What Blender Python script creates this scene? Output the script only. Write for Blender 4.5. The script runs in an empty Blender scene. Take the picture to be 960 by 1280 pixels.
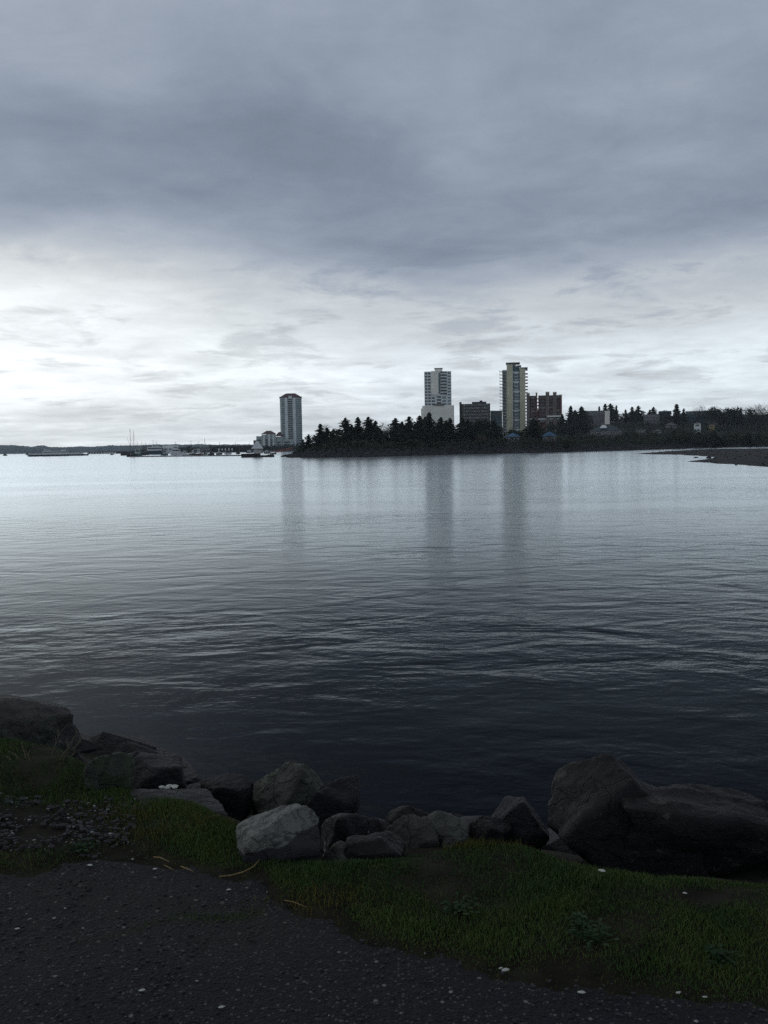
import bpy, math, random
import numpy as np
from mathutils import Vector, Matrix, noise as mnoise, Euler
random.seed(7)
sc = bpy.context.scene
col = sc.collection
R = math.radians
# ------------------------------------------------------------------ camera
W0, H0, F0 = 960.0, 1280.0, 1155.0
EYE = 3.5
cam_d = bpy.data.cameras.new('camera'); cam = bpy.data.objects.new('camera', cam_d); col.objects.link(cam)
cam.location = (0, 0, EYE)
PITCH, ROLL = -4.06, -1.0
rot = Euler((R(90 + PITCH), 0, 0)).to_matrix() @ Matrix.Rotation(R(ROLL), 3, 'Z')
cam.rotation_euler = rot.to_euler()
cam_d.sensor_fit = 'VERTICAL'; cam_d.sensor_height = 24.0
cam_d.lens = 24.0 * F0 / H0
cam_d.clip_start = 0.05; cam_d.clip_end = 40000
sc.camera = cam

def ray(px, py):
    return rot @ Vector(((px - W0 / 2) / F0, -(py - H0 / 2) / F0, -1.0))
def at(px, py, Y):
    d = ray(px, py); return Vector((0, 0, EYE)) + d * (Y / d.y)
def on_plane(px, py, z):
    d = ray(px, py); return Vector((0, 0, EYE)) + d * ((z - EYE) / d.z)
def horizon(px):
    # pixel row of the true horizon in column px
    lo, hi = 400.0, 700.0
    for _ in range(40):
        m = (lo + hi) / 2
        if ray(px, m).z > 0: lo = m
        else: hi = m
    return lo
def sstep(a, b, x):
    t = min(1.0, max(0.0, (x - a) / (b - a))); return t * t * (3 - 2 * t)

# ------------------------------------------------------------------ node helpers
class NT:
    def __init__(s, tree): s.t = tree; s.n = tree.nodes; s.l = tree.links
    def new(s, typ, **kw):
        n = s.n.new(typ)
        for k, v in kw.items(): setattr(n, k, v)
        return n
    def put(s, sock, v):
        if isinstance(v, bpy.types.NodeSocket): s.l.new(v, sock)
        elif v is not None: sock.default_value = v
    def m(s, op, a, b=None, c=None, clamp=False):
        n = s.new('ShaderNodeMath', operation=op); n.use_clamp = clamp
        s.put(n.inputs[0], a)
        if b is not None: s.put(n.inputs[1], b)
        if c is not None: s.put(n.inputs[2], c)
        return n.outputs[0]
    def vm(s, op, a, b=None, scale=None):
        n = s.new('ShaderNodeVectorMath', operation=op)
        s.put(n.inputs[0], a)
        if b is not None: s.put(n.inputs[1], b)
        if scale is not None: s.put(n.inputs['Scale'], scale)
        return n.outputs['Value' if op in ('DOT_PRODUCT', 'LENGTH') else 'Vector']
    def noise(s, vec, scale, detail=4, rough=0.5, dist=0.0):
        n = s.new('ShaderNodeTexNoise')
        s.put(n.inputs['Vector'], vec); n.inputs['Scale'].default_value = scale
        n.inputs['Detail'].default_value = detail; n.inputs['Roughness'].default_value = rough
        n.inputs['Distortion'].default_value = dist
        return n.outputs['Fac'], n.outputs['Color']
    def ramp(s, fac, pts, interp='LINEAR'):
        n = s.new('ShaderNodeValToRGB'); s.put(n.inputs['Fac'], fac)
        e = n.color_ramp.elements; n.color_ramp.interpolation = interp
        while len(e) < len(pts): e.new(0.5)
        for i, (p, c) in enumerate(pts):
            e[i].position = p
            e[i].color = (c, c, c, 1) if not hasattr(c, '__len__') else (c[0], c[1], c[2], 1)
        return n.outputs['Color']
    def mr(s, v, a, b, c, d, smooth=True):
        n = s.new('ShaderNodeMapRange'); n.interpolation_type = 'SMOOTHSTEP' if smooth else 'LINEAR'
        s.put(n.inputs['Value'], v)
        n.inputs['From Min'].default_value = a; n.inputs['From Max'].default_value = b
        n.inputs['To Min'].default_value = c; n.inputs['To Max'].default_value = d
        return n.outputs['Result']
    def mix(s, f, a, b):
        n = s.new('ShaderNodeMix', data_type='RGBA'); n.clamp_factor = True
        s.put(n.inputs[0], f)
        for k, v in ((6, a), (7, b)):
            if not isinstance(v, bpy.types.NodeSocket): v = (v[0], v[1], v[2], 1)
            s.put(n.inputs[k], v)
        return n.outputs[2]

def mat_base(name):
    m = bpy.data.materials.new(name); m.use_nodes = True
    t = NT(m.node_tree); b = m.node_tree.nodes['Principled BSDF']
    return m, t, b
def mat(name, c, rough=0.8, var=0.25, scale=2.0, spec=0.3, bump=0.0, metal=0.0):
    m, t, b = mat_base(name)
    co = t.new('ShaderNodeTexCoord').outputs['Object']
    f, _ = t.noise(co, scale, 5, 0.6)
    lo = [x * (1 - var) for x in c]; hi = [min(1, x * (1 + var)) for x in c]
    cc = t.mix(t.mr(f, 0.3, 0.7, 0, 1), lo, hi)
    t.l.new(cc, b.inputs['Base Color']); b.inputs['Roughness'].default_value = rough
    b.inputs['Specular IOR Level'].default_value = spec; b.inputs['Metallic'].default_value = metal
    if bump:
        bn = t.new('ShaderNodeBump'); bn.inputs['Strength'].default_value = bump
        t.l.new(f, bn.inputs['Height']); t.l.new(bn.outputs[0], b.inputs['Normal'])
    return m
def leaf_mat(name, c1, c2, sc_=0.6):
    m, t, b = mat_base(name)
    co = t.new('ShaderNodeTexCoord').outputs['Object']
    f, _ = t.noise(co, sc_, 4, 0.6)
    oi = t.new('ShaderNodeObjectInfo').outputs['Random']
    g = t.m('ADD', t.mr(f, 0.35, 0.65, 0, 1), t.m('MULTIPLY', t.m('SUBTRACT', oi, 0.5), 0.5))
    t.l.new(t.mix(g, c1, c2), b.inputs['Base Color'])
    b.inputs['Roughness'].default_value = 0.85; b.inputs['Specular IOR Level'].default_value = 0.15
    return m

# ------------------------------------------------------------------ mesh builder
class MB:
    def __init__(s): s.v = []; s.f = []
    def poly(s, pts):
        k = len(s.v); s.v += [tuple(p) for p in pts]; s.f.append(tuple(range(k, k + len(pts))))
    def box(s, x0, x1, y0, y1, z0, z1):
        k = len(s.v)
        s.v += [(x0,y0,z0),(x1,y0,z0),(x1,y1,z0),(x0,y1,z0),(x0,y0,z1),(x1,y0,z1),(x1,y1,z1),(x0,y1,z1)]
        s.f += [tuple(k + i for i in q) for q in ((3,2,1,0),(4,5,6,7),(0,1,5,4),(1,2,6,5),(2,3,7,6),(3,0,4,7))]
        return s
    def prism(s, pts, z0, z1):
        k = len(s.v); n = len(pts)
        s.v += [(x, y, z0) for x, y in pts] + [(x, y, z1) for x, y in pts]
        s.f.append(tuple(range(k + n - 1, k - 1, -1))); s.f.append(tuple(range(k + n, k + 2 * n)))
        for i in range(n):
            j = (i + 1) % n; s.f.append((k + i, k + j, k + n + j, k + n + i))
        return s
    def frustum(s, lo, z0, hi, z1):
        k = len(s.v); n = len(lo)
        s.v += [(x, y, z0) for x, y in lo] + [(x, y, z1) for x, y in hi]
        s.f.append(tuple(range(k + n - 1, k - 1, -1))); s.f.append(tuple(range(k + n, k + 2 * n)))
        for i in range(n):
            j = (i + 1) % n; s.f.append((k + i, k + j, k + n + j, k + n + i))
        return s
    def gable(s, x0, x1, y0, y1, z0, z1, axis='x'):
        k = len(s.v)
        if axis == 'x':
            ym = (y0 + y1) / 2
            s.v += [(x0,y0,z0),(x1,y0,z0),(x1,y1,z0),(x0,y1,z0),(x0,ym,z1),(x1,ym,z1)]
        else:
            xm = (x0 + x1) / 2
            s.v += [(x1,y0,z0),(x1,y1,z0),(x0,y1,z0),(x0,y0,z0),(xm,y0,z1),(xm,y1,z1)]
        s.f += [tuple(k + i for i in q) for q in ((3,2,1,0),(0,1,5,4),(2,3,4,5),(1,2,5),(3,0,4))]
        return s
    def hip(s, x0, x1, y0, y1, z0, z1, inset=None):
        ym = (y0 + y1) / 2; ins = inset if inset is not None else (y1 - y0) / 2
        k = len(s.v)
        s.v += [(x0,y0,z0),(x1,y0,z0),(x1,y1,z0),(x0,y1,z0),(x0+ins,ym,z1),(x1-ins,ym,z1)]
        s.f += [tuple(k + i for i in q) for q in ((3,2,1,0),(0,1,5,4),(2,3,4,5),(1,2,5),(3,0,4))]
        return s
    def tube(s, pts, rad, n=6):
        pts = [Vector(p) for p in pts]; k = len(s.v)
        for i, p in enumerate(pts):
            d = (pts[min(i + 1, len(pts) - 1)] - pts[max(i - 1, 0)]).normalized()
            a = d.orthogonal().normalized() if i == 0 else (a - d * a.dot(d)).normalized()
            b = d.cross(a); r = rad[i] if hasattr(rad, '__len__') else rad
            for j in range(n):
                th = 2 * math.pi * j / n; s.v.append(tuple(p + (a * math.cos(th) + b * math.sin(th)) * r))
        for i in range(len(pts) - 1):
            for j in range(n):
                j2 = (j + 1) % n; s.f.append((k+i*n+j, k+i*n+j2, k+(i+1)*n+j2, k+(i+1)*n+j))
        s.f.append(tuple(k + j for j in reversed(range(n)))); e = k + (len(pts) - 1) * n
        s.f.append(tuple(e + j for j in range(n)))
        return s
    def build(s, name, material, parent=None, smooth=False, loc=None):
        me = bpy.data.meshes.new(name); me.from_pydata(s.v, [], s.f); me.update()
        me.materials.append(material)
        if smooth: me.polygons.foreach_set('use_smooth', [True] * len(me.polygons))
        o = bpy.data.objects.new(name, me); col.objects.link(o)
        if parent: o.parent = parent
        if loc is not None: o.location = loc
        return o
def tag(o, label=None, cat=None, group=None, kind=None):
    for k, v in (('label', label), ('category', cat), ('group', group), ('kind', kind)):
        if v: o[k] = v
    return o
def empty(name, loc, rz=0, label=None, cat=None, group=None, scale=None):
    o = bpy.data.objects.new(name, None); col.objects.link(o); o.location = loc
    o.rotation_euler = (0, 0, rz); o.empty_display_size = 0.1
    if scale: o.scale = scale
    return tag(o, label, cat, group)
def copy_part(o, parent, loc=None):
    c = o.copy(); col.objects.link(c); c.parent = parent
    if loc is not None: c.location = loc
    return c
def copy_tree(o, parent=None):
    c = o.copy(); col.objects.link(c); c.parent = parent
    for ch in list(o.children): copy_tree(ch, c)
    return c
def grid_mesh(name, xs, ys, zf, material, keep=None, parent=None, kind='structure', smooth=True):
    nx, ny = len(xs), len(ys)
    v = [(x, y, zf(x, y)) for y in ys for x in xs]
    f = []
    for j in range(ny - 1):
        for i in range(nx - 1):
            a = j * nx + i
            if keep is None or keep((xs[i] + xs[i+1]) / 2, (ys[j] + ys[j+1]) / 2):
                f.append((a, a + 1, a + nx + 1, a + nx))
    used = sorted({q for t in f for q in t}); mp = {q: i for i, q in enumerate(used)}
    me = bpy.data.meshes.new(name); me.from_pydata([v[q] for q in used], [], [tuple(mp[q] for q in t) for t in f])
    me.materials.append(material); me.update()
    if smooth: me.polygons.foreach_set('use_smooth', [True] * len(me.polygons))
    o = bpy.data.objects.new(name, me); col.objects.link(o)
    if kind: o['kind'] = kind
    return o
def interp(x, pts):
    if x <= pts[0][0]: return pts[0][1]
    for (a, b), (c, d) in zip(pts, pts[1:]):
        if x <= c: return b + (d - b) * (x - a) / (c - a)
    return pts[-1][1]
def n3(x, y, z=0.0): return mnoise.noise(Vector((x, y, z)))

# ------------------------------------------------------------------ world: overcast sky
world = bpy.data.worlds.new('World'); sc.world = world; world.use_nodes = True
t = NT(world.node_tree); t.n.clear()
D = t.new('ShaderNodeTexCoord').outputs['Generated']
sep = t.new('ShaderNodeSeparateXYZ'); t.l.new(D, sep.inputs[0])
X, Y, Z = sep.outputs
el = t.m('MULTIPLY', t.m('ARCSINE', Z), 57.2958)
az = t.m('MULTIPLY', t.m('ARCTAN2', X, Y), 57.2958)
zz = t.m('ADD', t.m('MAXIMUM', Z, 0.0), 0.11)
comb = t.new('ShaderNodeCombineXYZ')
t.l.new(t.m('DIVIDE', X, zz), comb.inputs[0]); t.l.new(t.m('DIVIDE', Y, zz), comb.inputs[1])
comb.inputs[2].default_value = 3.7
P = comb.outputs[0]
fine, _ = t.noise(P, 1.25, 8, 0.55, 0.25)
big, _ = t.noise(P, 0.5, 4, 0.55, 0.3)
wisp, _ = t.noise(t.vm('ADD', P, (7.3, 2.1, 5.5)), 2.1, 8, 0.6, 0.35)
# the height at which each tone sits is shifted by the cloud field
amp = t.mr(el, 0, 9, 2.2, 6.5)
e2 = t.m('ADD', el, t.m('MULTIPLY', t.m('SUBTRACT', fine, 0.5), amp))
e2 = t.m('ADD', e2, t.m('MULTIPLY', t.m('SUBTRACT', big, 0.5), t.mr(el, 2, 14, 1.5, 8.0)))
# cloud deck is lower (darker sooner) towards the right, thinner to the left
e2 = t.m('ADD', e2, t.m('MULTIPLY', t.mr(az, -22, 6, -1.0, 0.25), t.m('MULTIPLY', t.mr(el, 2, 9, 0.3, 2.4), t.mr(el, 14, 21, 1.0, 0.2))))
e2 = t.m('ADD', e2, t.m('MULTIPLY', t.mr(az, 2, 26, 0.0, -0.8), t.mr(el, 4, 12, 0.0, 1.0)))
e2n = t.m('DIVIDE', e2, 90.0, clamp=True)
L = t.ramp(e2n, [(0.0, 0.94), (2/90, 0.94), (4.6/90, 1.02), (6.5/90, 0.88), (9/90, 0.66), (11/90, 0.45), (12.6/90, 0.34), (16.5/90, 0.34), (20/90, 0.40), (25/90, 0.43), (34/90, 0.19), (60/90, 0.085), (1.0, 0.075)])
sepc = t.new('ShaderNodeSeparateColor'); t.l.new(L, sepc.inputs[0]); Lv = sepc.outputs[0]
# cloud texture
tex = t.m('ADD', 1.0, t.m('MULTIPLY', t.m('SUBTRACT', fine, 0.5), t.mr(el, 8, 26, 1.0, 0.75)))
mott, _ = t.noise(t.vm('ADD', P, (1.3, 8.8, 2.0)), 3.6, 6, 0.6, 0.4)
tex = t.m('MULTIPLY', tex, t.m('ADD', 1.0, t.m('MULTIPLY', t.m('SUBTRACT', mott, 0.5), 0.42)))
tex = t.m('MULTIPLY', tex, t.m('ADD', 1.0, t.m('MULTIPLY', t.m('SUBTRACT', wisp, 0.5), t.mr(el, 6, 22, 0.35, 0.10))))
Lv = t.m('MULTIPLY', Lv, tex)
# low grey puffs in the bright band
puff = t.m('MULTIPLY', t.mr(wisp, 0.50, 0.66, 0, 1), t.m('MULTIPLY', t.mr(el, 1.0, 3.0, 0.35, 1), t.mr(el, 9, 14, 1, 0)))
Lv = t.m('MULTIPLY', Lv, t.m('SUBTRACT', 1.0, t.m('MULTIPLY', puff, 0.28)))
# brighter gap low on the left, greyer on the right
lft = t.m('MULTIPLY', t.mr(az, -26, 6, 1.0, 0.0), t.mr(el, 0, 22, 1.0, 0.25))
Lv = t.m('MULTIPLY', Lv, t.m('ADD', 0.95, t.m('MULTIPLY', lft, 0.22)))
# unseen sky behind the viewer, brightness added to light the facing facades
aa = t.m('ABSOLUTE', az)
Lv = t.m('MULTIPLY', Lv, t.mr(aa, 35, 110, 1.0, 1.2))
Lv = t.m('MULTIPLY', Lv, t.mr(el, -6, 0, 0.4, 1.0))
Lv = t.m('MULTIPLY', Lv, t.mr(el, 0.0, 2.2, 1.12, 1.0, False))
tint = t.mix(t.mr(Lv, 0.15, 0.85, 0, 1), (0.78, 0.95, 1.25), (0.975, 1.0, 0.995))
tint = t.mix(t.m('MULTIPLY', t.m('MULTIPLY', t.mr(az, -20, 8, 0.35, 1), t.mr(Lv, .45, .8, 0, 1)), 0.9), tint, (0.90, 0.99, 1.06))
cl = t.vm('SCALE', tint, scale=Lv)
SUN_EL, SUN_AZ = 48.0, -35.0     # azimuth from +Y, negative = left
sky = t.new('ShaderNodeTexSky', sky_type='NISHITA'); sky.sun_disc = False
sky.sun_elevation = R(SUN_EL); sky.sun_rotation = R(SUN_AZ)
bg1 = t.new('ShaderNodeBackground'); t.l.new(sky.outputs[0], bg1.inputs[0]); bg1.inputs[1].default_value = 0.03
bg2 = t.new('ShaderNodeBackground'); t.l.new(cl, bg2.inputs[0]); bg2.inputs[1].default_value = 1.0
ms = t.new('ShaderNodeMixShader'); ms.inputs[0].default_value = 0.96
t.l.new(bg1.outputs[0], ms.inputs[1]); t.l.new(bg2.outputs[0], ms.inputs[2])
wo = t.new('ShaderNodeOutputWorld'); t.l.new(ms.outputs[0], wo.inputs['Surface'])
sd = bpy.data.lights.new('sun', 'SUN'); sd.energy = 0.5; sd.angle = R(70); sd.color = (1, 0.96, 0.9)
so = bpy.data.objects.new('sun', sd); col.objects.link(so)
sdir = Vector((math.sin(R(SUN_AZ)) * math.cos(R(SUN_EL)), math.cos(R(SUN_AZ)) * math.cos(R(SUN_EL)), math.sin(R(SUN_EL))))
so.rotation_euler = sdir.to_track_quat('Z', 'Y').to_euler(); so.location = (0, 0, 60)

# ------------------------------------------------------------------ water
def water_mat():
    m, t, b = mat_base('sea water')
    pos = t.new('ShaderNodeNewGeometry').outputs['Position']
    def height(p):
        # wind ripples: crests run across the view, slightly turned
        mp = t.new('ShaderNodeMapping'); t.put(mp.inputs['Vector'], p)
        mp.inputs['Rotation'].default_value = (0, 0, R(-14)); mp.inputs['Scale'].default_value = (0.6, 1.0, 1.0)
        a, _ = t.noise(mp.outputs[0], 0.85, 2.5, 0.5, 0.5)
        mp2 = t.new('ShaderNodeMapping'); t.put(mp2.inputs['Vector'], p)
        mp2.inputs['Rotation'].default_value = (0, 0, R(22)); mp2.inputs['Scale'].default_value = (0.7, 1.0, 1.0)
        c, _ = t.noise(mp2.outputs[0], 2.6, 4, 0.6, 0.3)
        d, _ = t.noise(mp.outputs[0], 9.0, 3, 0.6, 0.2)
        return t.m('ADD', t.m('ADD', t.m('MULTIPLY', a, 0.105), t.m('MULTIPLY', c, 0.034)), t.m('MULTIPLY', d, 0.0055))
    e = 0.03
    h0 = height(pos); hx = height(t.vm('ADD', pos, (e, 0, 0))); hy = height(t.vm('ADD', pos, (0, e, 0)))
    # gusts and calm slicks
    mg = t.new('ShaderNodeMapping'); t.put(mg.inputs['Vector'], pos)
    mg.inputs['Scale'].default_value = (0.25, 1.0, 1.0); mg.inputs['Rotation'].default_value = (0, 0, R(6))
    g, _ = t.noise(mg.outputs[0], 0.045, 4, 0.6, 0.4)
    g2, _ = t.noise(pos, 0.16, 3, 0.6, 0.4)
    amp = t.m('MULTIPLY', t.mr(g, 0.40, 0.60, 0.35, 1.25), t.mr(g2, 0.35, 0.65, 0.75, 1.2))
    # far open water lies calmer
    sy = t.new('ShaderNodeSeparateXYZ'); t.l.new(pos, sy.inputs[0])
    amp = t.m('MULTIPLY', amp, t.mr(sy.outputs[1], 8, 36, 0.80, 0.36))
    k = t.m('MULTIPLY', amp, -1.0 / e)
    cx = t.new('ShaderNodeCombineXYZ')
    t.l.new(t.m('MULTIPLY', t.m('SUBTRACT', hx, h0), k), cx.inputs[0])
    t.l.new(t.m('MULTIPLY', t.m('SUBTRACT', hy, h0), k), cx.inputs[1]); cx.inputs[2].default_value = 1.0
    nrm = t.vm('NORMALIZE', cx.outputs[0])
    # dark deep body under a mirror coat that strengthens steeply towards grazing angles
    t.n.remove(b)
    df = t.new('ShaderNodeBsdfDiffuse'); df.inputs['Color'].default_value = (0.0010, 0.0036, 0.0080, 1)
    gl = t.new('ShaderNodeBsdfGlossy'); gl.inputs['Roughness'].default_value = 0.15
    gl.inputs['Color'].default_value = (0.91, 0.97, 1.0, 1)
    t.l.new(nrm, gl.inputs['Normal'])
    fr = t.new('ShaderNodeFresnel'); fr.inputs['IOR'].default_value = 1.33; t.l.new(nrm, fr.inputs['Normal'])
    fac = t.m('MULTIPLY', t.m('POWER', fr.outputs[0], 2.0), 1.5, clamp=True)
    mx = t.new('ShaderNodeMixShader'); t.l.new(fac, mx.inputs[0]); t.l.new(df.outputs[0], mx.inputs[1]); t.l.new(gl.outputs[0], mx.inputs[2])
    t.l.new(mx.outputs[0], t.n['Material Output'].inputs['Surface'])
    return m
wb = MB(); S = 4400.0
wb.poly([(-S, -S, 0), (S, -S, 0), (S, S, 0), (-S, S, 0)])
tag(wb.build('water', water_mat()), kind='structure')

# ------------------------------------------------------------------ far shore terrain
SH = [(-1200, 9000), (-310, 9000), (-285, 1060), (-100, 990), (-62, 900), (-46, 480), (-40, 380), (-33, 338), (-18, 322), (-3, 318), (25, 352), (53, 356), (112, 404), (160, 470), (201, 500), (350, 560), (900, 640), (1500, 640)]
SHa = np.array(SH, float)
def shore_d(x, y):
    ysh = interp(x, SH)
    a = SHa[:-1]; b = SHa[1:]; ab = b - a; ap = np.array([x, y]) - a
    tt = np.clip((ap * ab).sum(1) / (ab * ab).sum(1), 0, 1)
    d = np.sqrt((((a + ab * tt[:, None]) - np.array([x, y])) ** 2).sum(1)).min()
    return d if y > ysh else -d
def far_z(x, y):
    d = shore_d(x, y)
    z = 2.9 * sstep(0, 9, d) if d > 0 else 0.12 * d
    z += 12 * sstep(-30, 170, x) * sstep(25, 330, d) + 4 * sstep(60, 300, x) * sstep(30, 120, d)
    z += 10 * sstep(-120, 60, x) * sstep(120, 380, d)
    if d > 1: z += 0.35 * n3(x * .12, y * .12) + 0.5 * n3(x * .03, y * .03, 5) * sstep(0, 30, d)
    return max(z, -2)
m_far = mat('far ground', (0.022, 0.026, 0.02), 0.95, 0.5, 0.08, 0.1)
xs = list(np.concatenate([np.arange(-700, -120, 20), np.arange(-120, 330, 5), np.arange(330, 1500, 30)]))
ys = list(np.concatenate([np.arange(290, 620, 5), np.arange(620, 2000, 30)]))
grid_mesh('far_shore', xs, ys, far_z, m_far)

# riprap facing of the far point: uncountable stones
m_frock = mat('far riprap', (0.03, 0.03, 0.032), 0.9, 0.6, 0.5, 0.2)
rb = MB(); rnd = random.Random(3)
def blob(mb, c, rx, ry, rz, rnd, n=5):
    k = len(mb.v); c = Vector(c)
    mb.v.append(tuple(c + Vector((0, 0, rz))))
    for ring, (zz_, rr) in enumerate(((0.35, .95), (-0.45, .9))):
        for j in range(n):
            a = 2 * math.pi * (j + 0.5 * ring) / n; q = rnd.uniform(.75, 1.2)
            mb.v.append(tuple(c + Vector((math.cos(a) * rx * rr * q, math.sin(a) * ry * rr * q, rz * zz_))))
    mb.v.append(tuple(c - Vector((0, 0, rz))))
    for j in range(n):
        j2 = (j + 1) % n
        mb.f += [(k, k+1+j, k+1+j2), (k+1+j, k+1+n+j, k+1+j2), (k+1+j2, k+1+n+j, k+1+n+j2), (k+1+n+j, k+1+2*n, k+1+n+j2)]
for i in range(5200):
    x = rnd.uniform(-50, 320); ysh = interp(x, SH)
    if x < -34: x = rnd.uniform(-46, -30); y = rnd.uniform(338, 460)
    else: y = ysh + rnd.uniform(-1.5, 9)
    d = shore_d(x, y)
    if d < -2 or d > 10: continue
    s = rnd.uniform(.35, 1.1)
    blob(rb, (x, y, far_z(x, y) + s * .15), s * 1.2, s, s * .8, rnd)
tag(rb.build('riprap', m_frock), kind='stuff')

# mudflats
MUD = [[(793,567.2),(815,565.6),(845,563.6),(880,562.2),(960,561.5),(1100,560),(1100,596),(1000,587.5),(960,583.6),(925,581.8),(905,580.3),(885,578.6),(868,577.6),(853,577.0),(868,575.8),(880,574.2),(893,571.2),(870,569.6),(845,568.4),(815,568.0)]]
MUDW = [[(on_plane(px, py, 0).x, on_plane(px, py, 0).y) for px, py in pl] for pl in MUD]
def poly_sd(pl, x, y):
    a = np.array(pl); b = np.roll(a, -1, 0); ab = b - a; ap = np.array([x, y]) - a
    tt = np.clip((ap * ab).sum(1) / (ab * ab).sum(1), 0, 1)
    d = np.sqrt((((a + ab * tt[:, None]) - np.array([x, y])) ** 2).sum(1)).min()
    ins = False
    for (x1, y1), (x2, y2) in zip(pl, pl[1:] + pl[:1]):
        if (y1 > y) != (y2 > y) and x < (x2 - x1) * (y - y1) / (y2 - y1) + x1: ins = not ins
    return d if ins else -d
def mud_z(x, y):
    d = poly_sd(MUDW[0], x, y) + 2.0 * n3(x * .25, y * .18) * 0.7
    return (min(0.42, d * 0.05) if d > 0 else d * .06) + 0.05 * n3(x * .8, y * .8) - 0.01
m_mud = mat('tidal mud', (0.009, 0.009, 0.009), 0.9, 0.6, 0.35, 0.25, 0.4)
xs = list(np.arange(34, 200, 1.5)); ys = list(np.arange(95, 420, 1.8))
grid_mesh('mudflat', xs, ys, mud_z, m_mud, keep=lambda x, y: poly_sd(MUDW[0], x, y) > -3)
mr_ = MB()
for i in range(900):
    x = rnd.uniform(40, 150); y = rnd.uniform(105, 330)
    if poly_sd(MUDW[0], x, y) > 0.2:
        s = rnd.uniform(.06, .22); blob(mr_, (x, y, mud_z(x, y) + s * .3), s * 1.3, s, s * .7, rnd)
tag(mr_.build('stones', m_frock), kind='stuff')
for px, py, w, lab in ((886, 572.6, 7, 'dark boulder standing in the shallow pool between the two mud spits'),
                       (870, 572.3, 6, 'low dark rock awash in the pool beside the mud spit'),
                       (808, 566.9, 4, 'tiny dark rock off the thin left end of the upper mud spit'),
                       (843, 568.2, 4, 'small dark rock on the waterside edge of the upper mud spit'),
                       (920, 582.0, 4, 'small dark rock on the near edge of the lower mud spit')):
    p = on_plane(px, py, 0); k = p.y / F0; b = MB(); s = w * k / 2
    blob(b, (0, 0, .1), s, s * .8, s * (.55 if w == 7 else .3), rnd, 8)
    tag(b.build('rock', m_frock, loc=p), lab, 'rock')

# hills across the strait
m_hill = mat('haze-tinted wooded hill', (0.05, 0.075, 0.085), 0.95, 0.4, 0.01, 0.1)  # bluish base colour carries part of the distant air haze
HP = [(-400, 556), (-100, 556), (0, 556.2), (15, 556.6), (28, 557.2), (40, 558.6), (47, 557.4), (55, 556.8), (63, 558.6), (80, 559.2), (98, 557.6), (115, 558.6), (135, 557.0), (160, 556.7), (200, 555.4), (240, 555.5), (300, 555.5), (340, 555.2), (420, 557), (600, 560)]
HB = MB(); n = 600; rows = []
for i in range(n):
    px = -400 + i * 1000 / (n - 1)
    r = []
    for k, (Yk, hf) in enumerate(((3100, 0.0), (3150, 0.35), (3300, 0.75), (3550, 1.0), (4300, 0.6))):
        top = at(px, interp(px, HP), 3550).z
        top += 2.5 * n3(px * .09, 2.2) + 2.0 * n3(px * .5, 9.1)
        p = at(px, 560, Yk); z = -1 + (max(top, 2) + 1) * hf + (3 * n3(px * .2, k * 3.3) if 0 < k < 3 else 0)
        HB.v.append((p.x, Yk + 40 * n3(px * .06, k * 1.7), z))
for i in range(n - 1):
    for k in range(4):
        a = i * 5 + k; HB.f.append((a, a + 5, a + 6, a + 1))
tag(HB.build('hills', m_hill, smooth=True), kind='structure')

# ------------------------------------------------------------------ trees
m_con = leaf_mat('conifer needles', (0.012, 0.018, 0.012), (0.034, 0.044, 0.028))
m_dec = leaf_mat('spring leaves', (0.022, 0.028, 0.014), (0.05, 0.055, 0.026))
m_bro = leaf_mat('bare twigs', (0.040, 0.034, 0.030), (0.07, 0.06, 0.05))
m_blo = leaf_mat('blossom twigs', (0.07, 0.06, 0.045), (0.14, 0.12, 0.09))
m_bark = mat('bark', (0.03, 0.025, 0.02), 0.9, 0.4, 3)
def conifer(seed, R_=0.24, dens=1.0, ragged=0.3):
    r = random.Random(seed); b = MB()
    nb = int(170 * dens)
    for i in range(nb):
        z = 0.10 + 0.90 * (i / nb) ** 0.85
        prof = (1 - z) ** 0.62 * (0.45 + 0.55 * sstep(0.05, 0.3, z)) + 0.012
        rad = R_ * prof * (1 + ragged * r.uniform(-1, 1.1)) * (1 + 0.25 * math.sin(z * 23 + seed))
        a = r.uniform(0, 2 * math.pi); drp = r.uniform(.05, .35)
        m = max(2, int(7 * rad / R_ + 2))
        for k in range(m):
            q = (k + r.random() * .6) / m
            c = Vector((math.cos(a) * rad * q, math.sin(a) * rad * q, z - drp * rad * q))
            s = 0.040 * (1.15 - .4 * q) * (0.6 + .7 * (1 - z)) * r.uniform(.8, 1.4)
            u = Vector((math.cos(a + r.uniform(-.6, .6)), math.sin(a + r.uniform(-.6, .6)), r.uniform(-.5, .2))).normalized() * s * 1.5
            w = Vector((r.uniform(-1, 1), r.uniform(-1, 1), r.uniform(-.4, 1))).normalized() * s
            b.poly([c - u, c + w, c + u, c - w * .8])
    t_ = MB().tube([(0, 0, -.03), (r.uniform(-.01, .01), 0, .4), (0, 0, .97)], [.018, .012, .002], 6)
    return b, t_
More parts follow.
